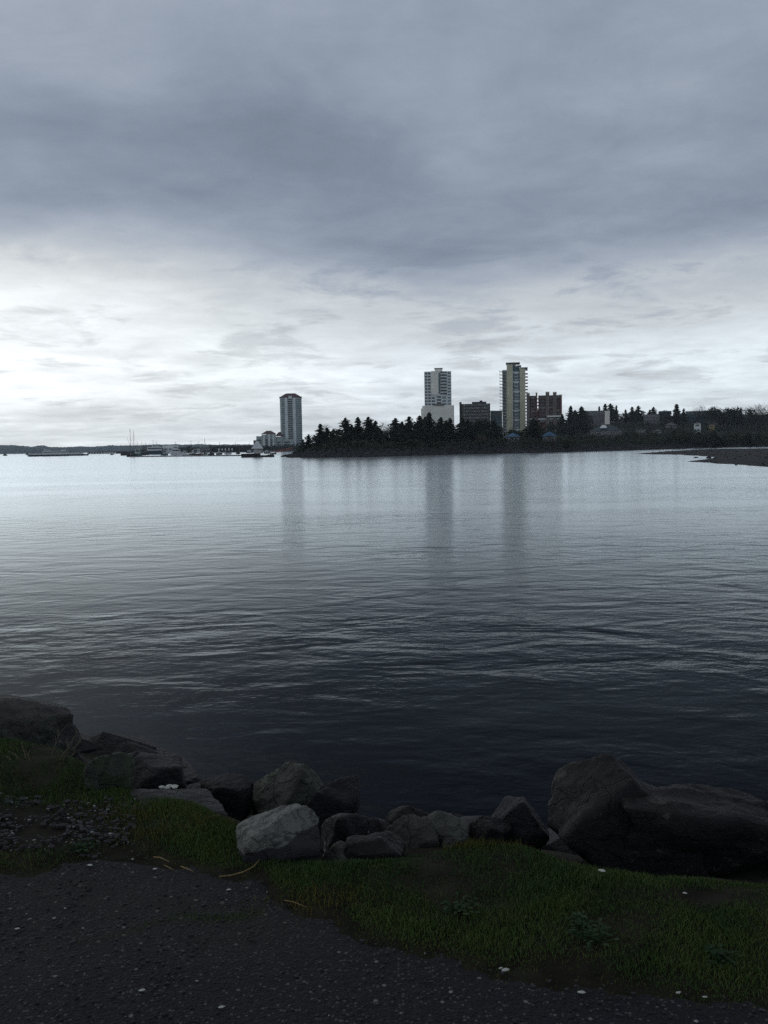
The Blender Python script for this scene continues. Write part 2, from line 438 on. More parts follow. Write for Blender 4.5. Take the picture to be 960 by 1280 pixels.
def round_tree(seed, bare=False, dens=1.0, w=0.42):
    r = random.Random(seed); b = MB(); t_ = MB()
    t_.tube([(0, 0, -.03), (.01, .01, .18), (0, .01, .38)], [.03, .02, .012], 6)
    lobes = []
    for i in range(11):
        a = r.uniform(0, 6.28); q = r.uniform(0.05, .26) * w / .42; z = r.uniform(.36, .82)
        lobes.append((Vector((math.cos(a) * q, math.sin(a) * q, z)), r.uniform(.11, .19)))
    for c, s in lobes:
        mid = Vector((c.x * .45, c.y * .45, .25 + .3 * c.z))
        t_.tube([(0, 0, .2), mid, c], [.012, .008, .003], 4)
        for k in range(int((90 if bare else 75) * dens)):
            d = Vector((r.gauss(0, 1), r.gauss(0, 1), r.gauss(0, 1))).normalized()
            p = c + d * s * r.uniform(.35, 1.08)
            if bare:
                u = (d + Vector((r.uniform(-.5, .5), r.uniform(-.5, .5), r.uniform(0, .8)))).normalized() * r.uniform(.03, .06)
                o = Vector((r.uniform(-1, 1), r.uniform(-1, 1), r.uniform(-1, 1))) * .004
                b.poly([p - o, p + o, p + u + o * .2])
                if k % 10 == 0: t_.tube([c, p], [.003, .0015], 3)
            else:
                u = Vector((r.uniform(-1, 1), r.uniform(-1, 1), r.uniform(-1, 1))).normalized() * r.uniform(.015, .032)
                v = u.cross(d) * .9 + d * .008
                b.poly([p - u, p - v, p + u, p + v])
    return b, t_
protos = {}
def mk_proto(key, bt, m):
    b, t_ = bt
    me = []
    for nm, q, mm in (('crown', b, m), ('trunk', t_, m_bark)):
        o = q.build(nm, mm); me.append(o.data); bpy.data.objects.remove(o)
    protos.setdefault(key, []).append(me)
for i, (rr, de, rg) in enumerate(((.22, 1, .3), (.27, 1.1, .4), (.18, .9, .25), (.30, 1.2, .5), (.24, 1.0, .55))): mk_proto('fir', conifer(10 + i, rr * 1.45, de * 1.25, rg), m_con)
for i, rr in enumerate((.12, .14)): mk_proto('spire', conifer(30 + i, rr, .8, .25), m_con)
for i in range(3): mk_proto('round', round_tree(40 + i), m_con)
for i in range(2): mk_proto('leafy', round_tree(50 + i), m_dec)
for i in range(3): mk_proto('bare', round_tree(60 + i, True), m_bro)
for i in range(2): mk_proto('blossom', round_tree(70 + i, True, 1.7, .55), m_blo)
NAMES = {'fir': 'fir_tree', 'spire': 'fir_tree', 'round': 'broadleaf_tree', 'leafy': 'broadleaf_tree', 'bare': 'bare_tree', 'blossom': 'blossom_tree'}
LOOK = {'fir': 'broad dark conifer', 'spire': 'narrow pointed dark conifer', 'round': 'dense dark round-crowned tree', 'leafy': 'olive-green leafy tree', 'bare': 'bare grey-brown twiggy tree', 'blossom': 'pale spreading blossoming tree'}
ORD = 'first second third fourth fifth sixth seventh eighth ninth tenth eleventh twelfth thirteenth fourteenth fifteenth sixteenth seventeenth eighteenth nineteenth twentieth'.split()
def ordw(i):
    if i < 20: return ORD[i]
    tens = ['', '', 'twenty', 'thirty', 'forty', 'fifty', 'sixty', 'seventy', 'eighty', 'ninety']
    n_ = i + 1; a, b_ = divmod(n_, 10)
    return (tens[a] + '-' + ORD[b_ - 1]) if b_ else tens[a][:-1] + 'ieth'
trnd = random.Random(99)
def place_trees(lst, where, group):
    lst = sorted(lst, key=lambda q: q[1])
    for i, (kind, px, Yd, top, wf) in enumerate(lst):
        g = at(px, 560, Yd); gz = far_z(g.x, Yd) - 0.15
        h = at(px, top, Yd).z - gz
        if h < 1.2: h = 1.2
        crown, trunk = trnd.choice(protos[kind])
        root = empty(NAMES[kind], (g.x, Yd, gz), trnd.uniform(0, 6.28), f'{LOOK[kind]}, {ordw(i)} from left {where}', 'tree', group, (h * wf, h * wf, h))
        for nm, me in (('crown', crown), ('trunk', trunk)):
            o = bpy.data.objects.new(nm, me); col.objects.link(o); o.parent = root
A = [('spire',379,345,549,1.3),('fir',386,348,543,1.2),('fir',393,352,538,1.2),('fir',401,345,530,1.1),('fir',409,356,535,1.15),('fir',417,352,536,1.0),('fir',423,346,530,1.1),
     ('fir',432.5,342,522.5,1.0),('fir',440,350,531,1.2),('fir',448,344,521.5,1.0),('fir',455,350,524,1.1),('fir',461,342,521.5,1.05),('fir',470,344,526,1.0),('fir',476,352,536,1.2),
     ('fir',487,346,531,1.2),('fir',495,348,523,1.0),('fir',503,352,527,1.1),('fir',512,356,521,1.1),('fir',519,366,525,1.0),('fir',525,362,519.5,1.0),
     ('fir',532,370,521,1.0),('fir',537,368,515.5,.95),('fir',545,372,521,1.1),('fir',551.5,370,522,1.0),('fir',558,378,526,1.1),('fir',563,374,522.5,.9),('round',570,378,527,1.1),
     ('fir',578,380,522,1.05),('fir',585,384,525,1.1),('round',594,380,520,1.2),('fir',603.5,382,515.5,1.2),('round',611,386,518,1.1),('fir',618,388,526,1.1),
     ('round',626,386,530,1.2),('round',636,392,531,1.2),('leafy',646,390,533,1.2),('round',656,394,529,1.2),('fir',667,392,523,1.1),('round',675,396,526,1.2)]
A = [('round' if i % 4 == 2 and a == 'fir' else a, b, c, d + (2.5 if i % 4 == 2 else 0), e * 1.2) for i, (a, b, c, d, e) in enumerate(A)]
place_trees(A, 'in the dense row on the point', 'trees on the wooded point')
B = [('bare',412,385,528,1.1),('bare',484.5,380,521.5,1.2),('bare',491,390,525,1.0),('blossom',444,328,550,1.4),('leafy',450,326,548,1.5),('blossom',600,362,541,1.5),('blossom',606,364,543,1.5),('blossom',690,372,541,1.5),('blossom',660,368,545,1.5),('leafy',622,362,548,1.6),('leafy',710,376,546,1.6)]
place_trees(B, 'of the point\'s lighter trees', 'bare and blossoming trees on the point')
Cc = [('round',684,440,524,1.2),('round',694,450,527,1.2),('fir',703,520,518,1.2),('fir',713.5,520,507.5,.95),('fir',719,540,513,1.1),('fir',727,540,508.5,1.1),('round',735,560,512,1.1),('spire',749,640,508,1.2),
      ('fir',756.5,640,504.8,1.2),('fir',763,650,504.6,1.2),('spire',770.5,640,507,1.3),('round',776,620,514,1.1),('fir',782,640,512,1.1),('fir',790,640,508.4,1.3),('fir',797.7,640,507.3,1.3),
      ('round',806,650,510.5,1.2),('fir',812,640,512,1.2),('fir',816.8,650,508.8,1.2),('round',824,640,513,1.1),('round',831.7,630,509.5,1.3),('round',838,640,512,1.1),('spire',845.4,620,505,1.9),('fir',854.6,640,510.5,1.1),
      ('bare',872,610,502,1.1),('round',884,620,510,1.1),('round',892,600,508,1.2),('round',899.7,560,504,1.3),('round',904,560,507,1.1),('round',909.6,560,505,1.3),('round',916,560,506.5,1.2),('round',921,560,503.8,1.3),('round',927,550,508,1.2),
      ('round',933.6,550,506.4,1.2),('bare',941,540,507,1.3),('bare',948,540,505,1.2),('bare',953,545,503,1.3),('bare',960,545,501,1.3),('round',970,545,503,1.2),('fir',985,550,500,1.2),('fir',1005,560,500,1.2)]
Cc = [(a, b, c + 110, d, e) for a, b, c, d, e in Cc]
place_trees(Cc, 'on the right-hand skyline', 'skyline trees on the right hillside')
Dd = []
for i in range(54):
    px = 676 + i * 5.6 + trnd.uniform(-2, 2); Yd = trnd.uniform(420, 455) + (px - 676) * .16
    top = 554 - trnd.uniform(3, 15) - (px - 676) * .02 
    if 738 < px < 780: top = max(top, 541)
    if 790 < px < 806 or 866 < px < 886: top = max(top, 537)
    Dd.append((trnd.choice(['round', 'round', 'fir', 'bare', 'leafy', 'fir']), px, Yd, top, trnd.uniform(1.1, 1.6)))
place_trees(Dd, 'on the lower hillside', 'lower trees on the right hillside')
# shrubs and ground cover of the far shore
ub = MB(); ur = random.Random(5)
def scatter_far(count, fx, mb, smin, smax, hmax):
    for i in range(count):
        x, y = fx()
        if shore_d(x, y) < 5: continue
        z = far_z(x, y); hh = ur.uniform(.3, hmax) * (0.5 + n3(x * .05, y * .05, 3) + .3)
        for k in range(5):
            c = Vector((x + ur.uniform(-1.5, 1.5), y + ur.uniform(-1.5, 1.5), z + max(.1, hh) * ur.random()))
            s = ur.uniform(smin, smax)
            u = Vector((ur.uniform(-1, 1), ur.uniform(-1, 1), ur.uniform(-.6, 1))).normalized() * s
            w = u.orthogonal().normalized() * s * .8
            mb.poly([c - u, c - w, c + u, c + w])
def f1():
    x = ur.uniform(-40, 420); return x, interp(x, SH) + 5 + abs(ur.gauss(0, 30))
def f2():
    x = ur.uniform(100, 420); return x, interp(x, SH) + ur.uniform(10, 240)
scatter_far(9000, f1, ub, .25, .7, 3.6); scatter_far(5000, f2, ub, .4, 1.1, 3.5)
tag(ub.build('undergrowth', m_con), kind='stuff')
ub = MB(); scatter_far(1800, f1, ub, .25, .6, 1.6); scatter_far(900, f2, ub, .3, .8, 2.5)
tag(ub.build('scrub', m_bro), kind='stuff')
ub = MB()
def f3():
    x = ur.uniform(-282, -60); return x, interp(x, SH) + 6 + abs(ur.gauss(0, 25))
scatter_far(1800, f3, ub, .5, 1.5, 4)
tag(ub.build('shore_brush', m_con), kind='stuff')

# ------------------------------------------------------------------ buildings
m_glass = mat('window glass', (0.05, 0.085, 0.12), 0.25, 0.5, 0.15, 0.5)
m_glassd = mat('dark glass', (0.012, 0.018, 0.028), 0.3, 0.5, 0.15, 0.4)
m_cream = mat('cream render', (0.74, 0.74, 0.68), 0.85, 0.08, 0.15)
m_pale = mat('pale green render', (0.36, 0.43, 0.42), 0.85, 0.1, 0.2)
m_palew = mat('pale concrete', (0.58, 0.63, 0.64), 0.85, 0.1, 0.2)
m_tan = mat('tan concrete', (0.50, 0.49, 0.36), 0.85, 0.1, 0.15)
m_slab = mat('grey balcony slab', (0.16, 0.16, 0.16), 0.85, 0.15, 0.3)
m_roofr = mat('red-brown roof', (0.075, 0.030, 0.032), 0.8, 0.2, 0.3)
m_brick = mat('red brick', (0.10, 0.040, 0.034), 0.9, 0.3, 0.4)
m_brown = mat('brown concrete', (0.13, 0.11, 0.095), 0.9, 0.15, 0.2)
m_brownd = mat('dark brown', (0.035, 0.03, 0.028), 0.9, 0.2, 0.2)
m_teal = mat('teal cladding', (0.07, 0.12, 0.14), 0.8, 0.2, 0.2)
m_blue = mat('blue metal roof', (0.015, 0.10, 0.21), 0.5, 0.2, 0.2)
m_bluedk = mat('blue-grey roof', (0.028, 0.048, 0.068), 0.6, 0.2, 0.2)
m_white = mat('white paint', (0.62, 0.65, 0.66), 0.6, 0.1, 0.4)
m_greyr = mat('grey shingle roof', (0.11, 0.115, 0.125), 0.85, 0.2, 0.4)
m_wood = mat('weathered timber', (0.035, 0.03, 0.028), 0.9, 0.3, 0.5)
m_black = mat('black hull paint', (0.012, 0.013, 0.016), 0.5, 0.3, 0.5)
m_turq = mat('turquoise copper', (0.12, 0.36, 0.34), 0.6, 0.2, 0.4)
m_mut = mat('muted clapboard', (0.11, 0.11, 0.12), 0.8, 0.3, 0.4)
m_yel = mat('yellow panel', (0.22, 0.16, 0.04), 0.7, 0.2, 0.5)
m_steel = mat('steel', (0.12, 0.125, 0.13), 0.5, 0.2, 0.5)
m_dgrn = mat('workboat green', (0.05, 0.11, 0.11), 0.6, 0.3, 0.5)
m_redp = mat('faded red paint', (0.26, 0.06, 0.07), 0.7, 0.2, 0.5)

class Bld:
    """a building laid out by its outline: local x to the right, y away from the water, z up; metres"""
    def __init__(s, name, px, Yd, label, cat='building', group=None, yaw=0.0):
        p = at(px, 560, Yd); s.px = px; s.Yd = Yd; s.k = Yd / F0 * 1.0
        s.gz = max(far_z(p.x, Yd), 0.5) - 0.6
        s.root = empty(name, (p.x, Yd, s.gz), -math.atan2(p.x, Yd) + yaw, label, cat, group)
    def x(s, px): return (px - s.px) * s.k
    def z(s, py): return at(s.px, py, s.Yd).z - s.gz
    def part(s, name, mb, m): return mb.build(name, m, s.root)

def octagon(x0, x1, y0, y1, c):
    return [(x0 + c, y0), (x1 - c, y0), (x1, y0 + c), (x1, y1 - c), (x1 - c, y1), (x0 + c, y1), (x0, y1 - c), (x0, y0 + c)]

# -- tower with the red-brown crown
B_ = Bld('apartment_tower', 364.8, 1150, 'grey-green high-rise tower with red-brown crown roof, farthest left of the towers', 'tower block')
X0, X1 = B_.x(351.3), B_.x(378.3); zt = B_.z(497.0); dp = 24
B_.part('wall', MB().prism(octagon(X0, X1, 0, dp, 3.5), 0, zt), m_pale)
pil = MB()
for a, b in ((357.3, 360.7), (367.2, 370.6)): pil.box(B_.x(a), B_.x(b), -0.9, 1.0, 0, zt - .02)
B_.part('pilaster', pil, m_palew)
rf = MB().prism(octagon(X0 - .5, X1 + .5, -.6, dp + .6, 3.5), zt, zt + 1.3)
rf.frustum(octagon(X0 + .6, X1 - .6, .8, dp - .8, 3), zt + 1.3, octagon(X0 + 7.6, X1 - 7.6, 6, dp - 6, 2), B_.z(491.3))
B_.part('roof', rf, m_roofr)
B_.part('dormer', MB().box(B_.x(362), B_.x(366.4), -1.2, 3, zt - 1.5, zt + 2.2), m_palew)
fl = (zt - 2) / 23
w1 = None
for a, b, yy, zz0 in ((353.4, 356.9, -.06, 0), (361.3, 366.6, -.1, 0), (371.2, 375.0, -.06, 0)):
    w1 = MB().box(B_.x(a), B_.x(b), yy, .5, 0.5, fl - .45).build('window', m_glass if a > 370 else m_glassd if a > 361 else m_glass, B_.root)
    for i in range(23):
        if i == 0: w1.location = (0, 0, 1.0)
        else: copy_part(w1, B_.root, (0, 0, 1.0 + i * fl))
sw = MB()
for i in range(23):
    z0 = 1 + i * fl + .5; z1 = 1 + (i + 1) * fl - .45
    sw.poly([(X1 - 3.3, .02, z0), (X1 - .2, 3.1, z0), (X1 - .2, 3.1, z1), (X1 - 3.3, .02, z1)])
for i in range(len(sw.v)): sw.v[i] = (sw.v[i][0] + .12, sw.v[i][1] - .12, sw.v[i][2])
B_.part('corner_glazing', sw, m_glass)
bal = MB()
for i in range(23): bal.box(B_.x(361), B_.x(367), -1.3, -.12, 1 + i * fl - .1, 1 + i * fl + .35)
B_.part('balcony', bal, m_palew)
# -- low condominium at its foot
B_ = Bld('condominium_block', 337, 1100, 'low pale condominium block with red-brown hip roofs at the foot of the leftmost tower', 'building')
wl = MB()
for a, b, y0, top in ((320.8, 327.5, 2, 545), (327.5, 333, 0, 543), (333, 345, 1, 542.5), (345, 352.5, 3, 546), (352.5, 366, 5, 549)): wl.box(B_.x(a), B_.x(b), y0, 18, 0, B_.z(top))
B_.part('wall', wl, m_pale)
B_.part('roof', MB().hip(B_.x(327), B_.x(346), 0, 18, B_.z(542.3), B_.z(538.2), 6.5), m_roofr)
B_.part('roof', MB().hip(B_.x(344), B_.x(356), 1, 18, B_.z(545.3), B_.z(540), 6.8), m_roofr)
B_.part('bay', MB().box(B_.x(329), B_.x(331.4), -1, .5, 0, B_.z(543.2)).box(B_.x(335.5), B_.x(338), -.4, 1.2, 0, B_.z(543)).box(B_.x(341), B_.x(343), -.4, 1.2, 0, B_.z(543)), m_palew)
for i in range(6):
    for a, b, y0 in ((322, 326.5, 2), (332, 334.8, 0), (338.4, 340.6, 1), (346.5, 351, 3), (355, 363, 5)):
        z0 = 1.2 + i * 3.0
        if z0 + 2 < B_.z(547 if a < 345 else 550): B_.part('window', MB().box(B_.x(a), B_.x(b), y0 - .12, y0 + .2, z0, z0 + 1.9), m_glassd)
B_.part('wing', MB().box(B_.x(317.2), B_.x(320.6), 0, 14, 0, B_.z(550)), m_brownd)

# -- white tower on a blank podium
B_ = Bld('apartment_tower', 548.2, 800, 'white high-rise tower with blank cream podium, middle one of the three towers', 'tower block')
zp, zt = B_.z(507), B_.z(464.2)
B_.part('podium', MB().prism(octagon(B_.x(528.6), B_.x(568), -2, 24, 1.0), 0, zp), m_cream)
B_.part('podium_annex', MB().box(B_.x(527), B_.x(531), 4, 20, 0, B_.z(510)), m_cream)
B_.part('wall', MB().box(B_.x(531.6), B_.x(565), 0, 20, zp, zt), m_palew)
B_.part('lift_shaft_wall', MB().box(B_.x(539.8), B_.x(550.6), -.8, .5, B_.z(493.5), zt + .3), m_cream)
B_.part('penthouse', MB().box(B_.x(544.8), B_.x(554), 2, 12, zt, B_.z(460.6)), m_cream)
B_.part('penthouse_roof', MB().box(B_.x(544.2), B_.x(554.6), 1.4, 12.6, B_.z(460.6), B_.z(459.7)), m_slab)
B_.part('stair_slot', MB().box(B_.x(549.2), B_.x(550.9), -.95, .4, B_.z(492), B_.z(466)), m_teal)
fs = (B_.z(466) - B_.z(505)) / 10
for i in range(11):
    z0 = B_.z(506.5) + i * fs * .985
    cols = [(532.4, 535.0), (536.2, 539.2), (560.6, 564.3)] + ([(540.6, 544.6), (553.5, 558.6)] if i < 3 else [])
    for a, b in cols: B_.part('window', MB().box(B_.x(a), B_.x(b), -.12, .3, z0 + .3, z0 + fs - 1.05), m_glassd if a > 532 and a < 545 else m_glass)
for i in range(11):
    z0 = B_.z(506.5) + i * fs * .985; a, b = (551.2, 559.8) if i >= 3 else (546.4, 552.5)
    xa, xb = B_.x(a), B_.x(b); n_ = 8
    pts = [(xa + (xb - xa) * j / n_, -0.2 - 1.5 * math.sin(math.pi * j / n_)) for j in range(n_ + 1)]
    B_.part('balcony', MB().prism(pts + [(xb, .2), (xa, .2)], z0, z0 + 1.0), m_palew)
    B_.part('balcony_opening', MB().box(xa + .3, xb - .3, -.09, .25, z0 + 1.0, z0 + fs - .2), m_glassd)
can = MB(); xa, xb = B_.x(542.5), B_.x(556)
can.prism([(xa + (xb - xa) * j / 8, -2.2 - 1.6 * math.sin(math.pi * j / 8)) for j in range(9)] + [(xb, 1), (xa, 1)], zp, zp + 1.2)
B_.part('entrance_canopy', can, m_brown)
# -- tan tower with balconies
B_ = Bld('apartment_tower', 642.5, 800, 'tan high-rise tower with balconies jutting on both sides and a dark window strip', 'tower block')
zt = B_.z(461)
B_.part('core_wall', MB().box(B_.x(634.2), B_.x(641.2), -2, 20, 0, B_.z(455.3)), m_tan)
B_.part('core_wall', MB().box(B_.x(650.2), B_.x(657), -1, 20, 0, B_.z(460.5)), m_tan)
B_.part('side_wall', MB().box(B_.x(628.6), B_.x(634), 1.5, 19, 0, B_.z(462)), m_pale)
B_.part('recessed_wall', MB().box(B_.x(641.3), B_.x(650.1), .5, 18, 0, B_.z(458)), m_teal)
B_.part('penthouse', MB().box(B_.x(641.3), B_.x(645.5), -1, 14, B_.z(458), B_.z(454.4)).box(B_.x(646), B_.x(652), 2, 12, B_.z(458), B_.z(456.5)), m_slab)
B_.part('penthouse_roof', MB().box(B_.x(633.2), B_.x(650.5), -3, 15, B_.z(454.3), B_.z(453.3)), m_slab)
B_.part('roof_slab', MB().box(B_.x(650.5), B_.x(660), -2, 18, B_.z(460.4), B_.z(459.7)), m_slab)
fs = (B_.z(464) - B_.z(540)) / 19.2
for i in range(20):
    z0 = B_.z(464) - i * fs
    bl = MB(); bl.box(B_.x(625.4), B_.x(632.5), -.6, 4, z0 - .25, z0).box(B_.x(625.4), B_.x(625.9), -.6, 4, z0, z0 + .95)
    B_.part('balcony', bl, m_slab)
    B_.part('balcony', MB().box(B_.x(657.05), B_.x(660.2), -.4, 8, z0 - .25 + (1.2 if i == 0 else .4), z0 + .75), m_slab)
    B_.part('window', MB().box(B_.x(641.8), B_.x(649.6), .32, .7, z0 - fs + .95, z0 - .35), m_glass if i % 3 else m_palew)
    B_.part('spandrel', MB().box(B_.x(643.5), B_.x(648.3), .2, .6, z0 - fs + .35, z0 - fs + .95), m_palew)
    B_.part('side_window', MB().box(B_.x(629.6), B_.x(632.8), 1.38, 1.7, z0 - fs + .6, z0 - .5), m_glassd)
# -- brown block
B_ = Bld('apartment_block', 594, 830, 'dark brown ribbed apartment block rising between the white and the tan tower', 'building')
B_.part('wall', MB().box(B_.x(575), B_.x(613), 0, 16, 0, B_.z(504.6)).box(B_.x(590.5), B_.x(608.3), 2, 14, B_.z(504.6), B_.z(502.2)).box(B_.x(600), B_.x(603.6), 3, 9, B_.z(502.2), B_.z(500.6)), m_brownd)
B_.part('corner_tower', MB().box(B_.x(575), B_.x(577.6), -.6, 6, 0, B_.z(502.2)), m_brownd)
for i in range(11):
    a = 579 + i * 3.15
    B_.part('rib', MB().box(B_.x(a), B_.x(a + 1.0), -.7, .2, 0, B_.z(505.2) + (1.2 if 590 < a < 608 else 0)), m_brown)
    if i < 10:
        for j in range(7):
            B_.part('window', MB().box(B_.x(a + 1.15), B_.x(a + 3.0), -.1, .3, B_.z(507) - j * 2.9, B_.z(507) - j * 2.9 + 1.6), m_glass if (i + j) % 3 else m_pale)
B_ = Bld('office_building', 621, 845, 'low teal flat-roofed building squeezed between the brown block and tan tower', 'building')
B_.part('wall', MB().box(B_.x(613.4), B_.x(628), 0, 12, 0, B_.z(514.2)), m_teal)
B_.part('roof', MB().box(B_.x(613.3), B_.x(628.5), -.6, 12.6, B_.z(514.2), B_.z(513.2)), m_palew)
B_.part('window', MB().box(B_.x(615), B_.x(627), -.1, .3, B_.z(519), B_.z(516.5)), m_glassd)
# -- brick block with chimney-like piers
B_ = Bld('brick_block', 680.5, 760, 'dark red brick block with tan-capped piers standing right of the tan tower', 'building')
zt = B_.z(494)
B_.part('wall', MB().box(B_.x(662.5), B_.x(670), 3, 16, 0, zt).box(B_.x(673.3), B_.x(700), 3, 16, 0, zt).box(B_.x(670), B_.x(673.3), 3, 16, 0, B_.z(512)), m_brick)
for a, b, tp in ((658.8, 662.6, 491.8), (670.2, 674.1, 491.6), (682.4, 686.8, 491), (691.4, 695.6, 491.4), (699.4, 702.2, 495)):
    q = B_.part('pier', MB().box(B_.x(a), B_.x(b) - (1.4 if 670 < a < 671 else 0), -.4, 4.5, 0, B_.z(tp)), m_brick if b > 700 or 670 < a < 680 else m_brown)
    MB().box(B_.x(a) - .15, B_.x(b) + .15 - (1.4 if 670 < a < 671 else 0), -.55, 4.6, B_.z(tp), B_.z(tp) + .8).build('cap', m_tan, q)
for j in range(8):
    z0 = B_.z(498.5) - j * 2.75
    B_.part('balcony', MB().box(B_.x(662.8), B_.x(699.2), .6, 3.2, z0 - .35, z0 + .55), m_palew if j == 6 else m_brick)
    for a, b in ((664, 669.2), (675, 681.6), (687.6, 690.9), (696.2, 699)):
        B_.part('window', MB().box(B_.x(a), B_.x(b), 2.85, 3.2, z0 + .65, z0 + 2.1), m_glass if (j * 3 + int(a)) % 4 == 0 else m_glassd)
B_.part('podium', MB().box(B_.x(684), B_.x(701), -3, 2, B_.z(521.5), B_.z(519.8)), m_white)
# -- hillside buildings
def house(px, Yd, x0, x1, ytop, yeave, label, wm, rm, roof='gable', cat='house', depth=9, wins=2, axis='x', name='house', zbot=None):
    if name != 'boathouse':
        best = min(range(int(Yd * .8), int(Yd * 1.3), 4), key=lambda q: (abs(at(px, yeave, q).z - far_z(at(px, yeave, q).x, q) - 3.2) + abs(q - Yd) * .004))
        Yd = best
    b = Bld(name, px, Yd, label, cat)
    X0, X1 = b.x(x0), b.x(x1); ze = max(2.2, b.z(yeave)); zr = max(ze + .5, b.z(ytop))
    b.part('wall', MB().box(X0, X1, 0, depth, -2, ze), wm)
    if roof == 'flat': b.part('roof', MB().box(X0 - .4, X1 + .4, -.4, depth + .4, ze, ze + .5), rm)
    elif roof == 'hip': b.part('roof', MB().hip(X0 - .5, X1 + .5, -.5, depth + .5, ze, zr), rm)
    else: b.part('roof', MB().gable(X0 - .5, X1 + .5, -.5, depth + .5, ze, zr, axis), rm)
    for i in range(wins):
        c = X0 + (X1 - X0) * (i + .5) / wins; w = min(1.6, (X1 - X0) / wins * .32)
        f = b.part('window', MB().box(c - w, c + w, -.08, .2, ze - 2.1, ze - .7), m_white)
        MB().box(c - w + .12, c + w - .12, -.14, .1, ze - 1.98, ze - .82).build('pane', m_glassd, f)
    return b
b = house(746, 600, 730, 755.5, 512, 514.2, 'long dark teal flat-roofed block with a pale end wall below the skyline firs', m_mut, m_teal, 'flat', 'building', 14, 4, name='apartment_block')
b.part('end_wall', MB().box(b.x(755.6), b.x(761.6), -2.5, 12, -2, b.z(514)), m_cream)
b = house(757, 455, 738, 777, 531.5, 538.5, 'long low blue-grey roofed building with a white skylight facing the shore', m_mut, m_bluedk, 'hip', 'building', 12, 6, name='hall')
b.part('skylight', MB().hip(b.x(750), b.x(759), 1, 7, b.z(535), b.z(531), 1.2), m_white)
house(641, 375, 632.5, 649.5, 540.5, 546.0, 'small pavilion with a blue hip roof below the tan tower', m_mut, m_blue, 'hip', 'pavilion', 6, 2, name='pavilion')
b = house(687, 378, 678.5, 695, 539.4, 545.0, 'small pavilion with a bright blue roof beside the pale blossoming tree', m_mut, m_blue, 'hip', 'pavilion', 5, 2, name='pavilion')
house(801, 505, 795, 807, 535.5, 537.4, 'small house with white-framed front above the seawall road', m_mut, m_greyr, 'flat', 'house', 8, 2)
house(788, 590, 783, 798, 516.5, 520, 'dark blue-roofed house among the firs right of the pale end wall', m_mut, m_bluedk, 'gable', 'house', 9, 2)
house(813, 570, 805, 824, 518, 521.5, 'grey house with a light grey roof in the middle of the right hillside', m_mut, m_greyr, 'gable', 'house', 9, 3)
house(829, 600, 824, 838, 513.5, 517.5, 'dark gabled house high on the hillside under the round tree', m_mut, m_bluedk, 'gable', 'house', 9, 2)
house(837, 520, 831, 846, 528, 531.5, 'brown low house halfway down the right hillside', m_brownd, m_greyr, 'hip', 'house', 8, 2)
house(847, 590, 842, 850.5, 516.5, 519, 'small grey house left of the turquoise gable', m_mut, m_greyr, 'gable', 'house', 8, 1)
b = house(853, 580, 850.2, 856.4, 514.6, 519.5, 'narrow house with a turquoise copper gable high on the hillside', m_turq, m_turq, 'gable', 'house', 8, 1, 'y')
house(877, 590, 858, 894, 512.8, 514.2, 'long pale flat-roofed building on the skyline right of the turquoise gable', m_bluedk, m_palew, 'flat', 'building', 12, 7, name='apartment_block')
house(871.5, 500, 867.5, 875.5, 527.0, 529.2, 'small white-gabled house near the yellow shed', m_palew, m_greyr, 'gable', 'house', 7, 1, 'y')
house(889, 502, 885.8, 893, 527.6, 530.5, 'small yellow shed among the trees on the right', m_yel, m_brownd, 'gable', 'shed', 5, 1, name='shed')
house(821, 500, 816, 827, 536, 539, 'low dark house just left of the brown one near the seawall', m_mut, m_greyr, 'hip', 'house', 8, 2)
house(727, 520, 721, 733, 519, 522.5, 'dark gabled house tucked left of the long teal block', m_mut, m_greyr, 'gable', 'house', 8, 2)
house(898, 560, 893, 906, 516, 519.5, 'dark house half hidden behind the round trees on the far right', m_mut, m_bluedk, 'gable', 'house', 8, 2)
# seawall
sb = MB(); 
for a, b2 in ((715, 745), (772, 806), (822, 868)):
    for i in range(8):
        p0, p1 = a + (b2 - a) * i / 8, a + (b2 - a) * (i + 1) / 8
        q0, q1 = at(p0, 560, 415 + (p0 - 715) * .45), at(p1, 560, 415 + (p1 - 715) * .45)
        z0, z1 = far_z(q0.x, q0.y), far_z(q1.x, q1.y)
        sb.poly([(q0.x, q0.y, z0 - .5), (q1.x, q1.y, z1 - .5), (q1.x, q1.y, z1 + .75), (q0.x, q0.y, z0 + .75)])
        sb.poly([(q0.x, q0.y + .4, z0 + .75), (q0.x, q0.y, z0 + .75), (q1.x, q1.y, z1 + .75), (q1.x, q1.y + .4, z1 + .75)])
        sb.poly([(q1.x, q1.y + .4, z1 - .5), (q0.x, q0.y + .4, z0 - .5), (q0.x, q0.y + .4, z0 + .75), (q1.x, q1.y + .4, z1 + .75)])
tag(sb.build('seawall', m_palew), 'low pale concrete seawall along the foot of the right hillside', 'wall')

# ------------------------------------------------------------------ boats and harbour
def hull(L_, B2, h, bow=.35, stern=.85, draft=.5, sheer=.35):
    mb = MB(); n_ = 13; secs = []
    for i in range(n_):
        u = i / (n_ - 1)
        w = B2 * (stern + (1 - stern) * sstep(0, .3, u)) * (1 - sstep(1 - bow, 1.0, u) * .97)
        top = h * (1 + sheer * max(0, u - .45) ** 2 * 3.2); x = (u - .5) * L_
        secs.append([(x, -w, top), (x, -w * .82, -draft * .2), (x, 0, -draft), (x, w * .82, -draft * .2), (x, w, top)])
    for s_ in secs: mb.v += s_
    for i in range(n_ - 1):
        for j in range(4):
            a = i * 5 + j; mb.f.append((a, a + 5, a + 6, a + 1))
        mb.f.append((i * 5 + 4, i * 5 + 9, i * 5 + 5, i * 5))
    mb.f.append((0, 1, 2, 3, 4)); mb.f.append(tuple((n_ - 1) * 5 + j for j in (4, 3, 2, 1, 0)))
    return mb
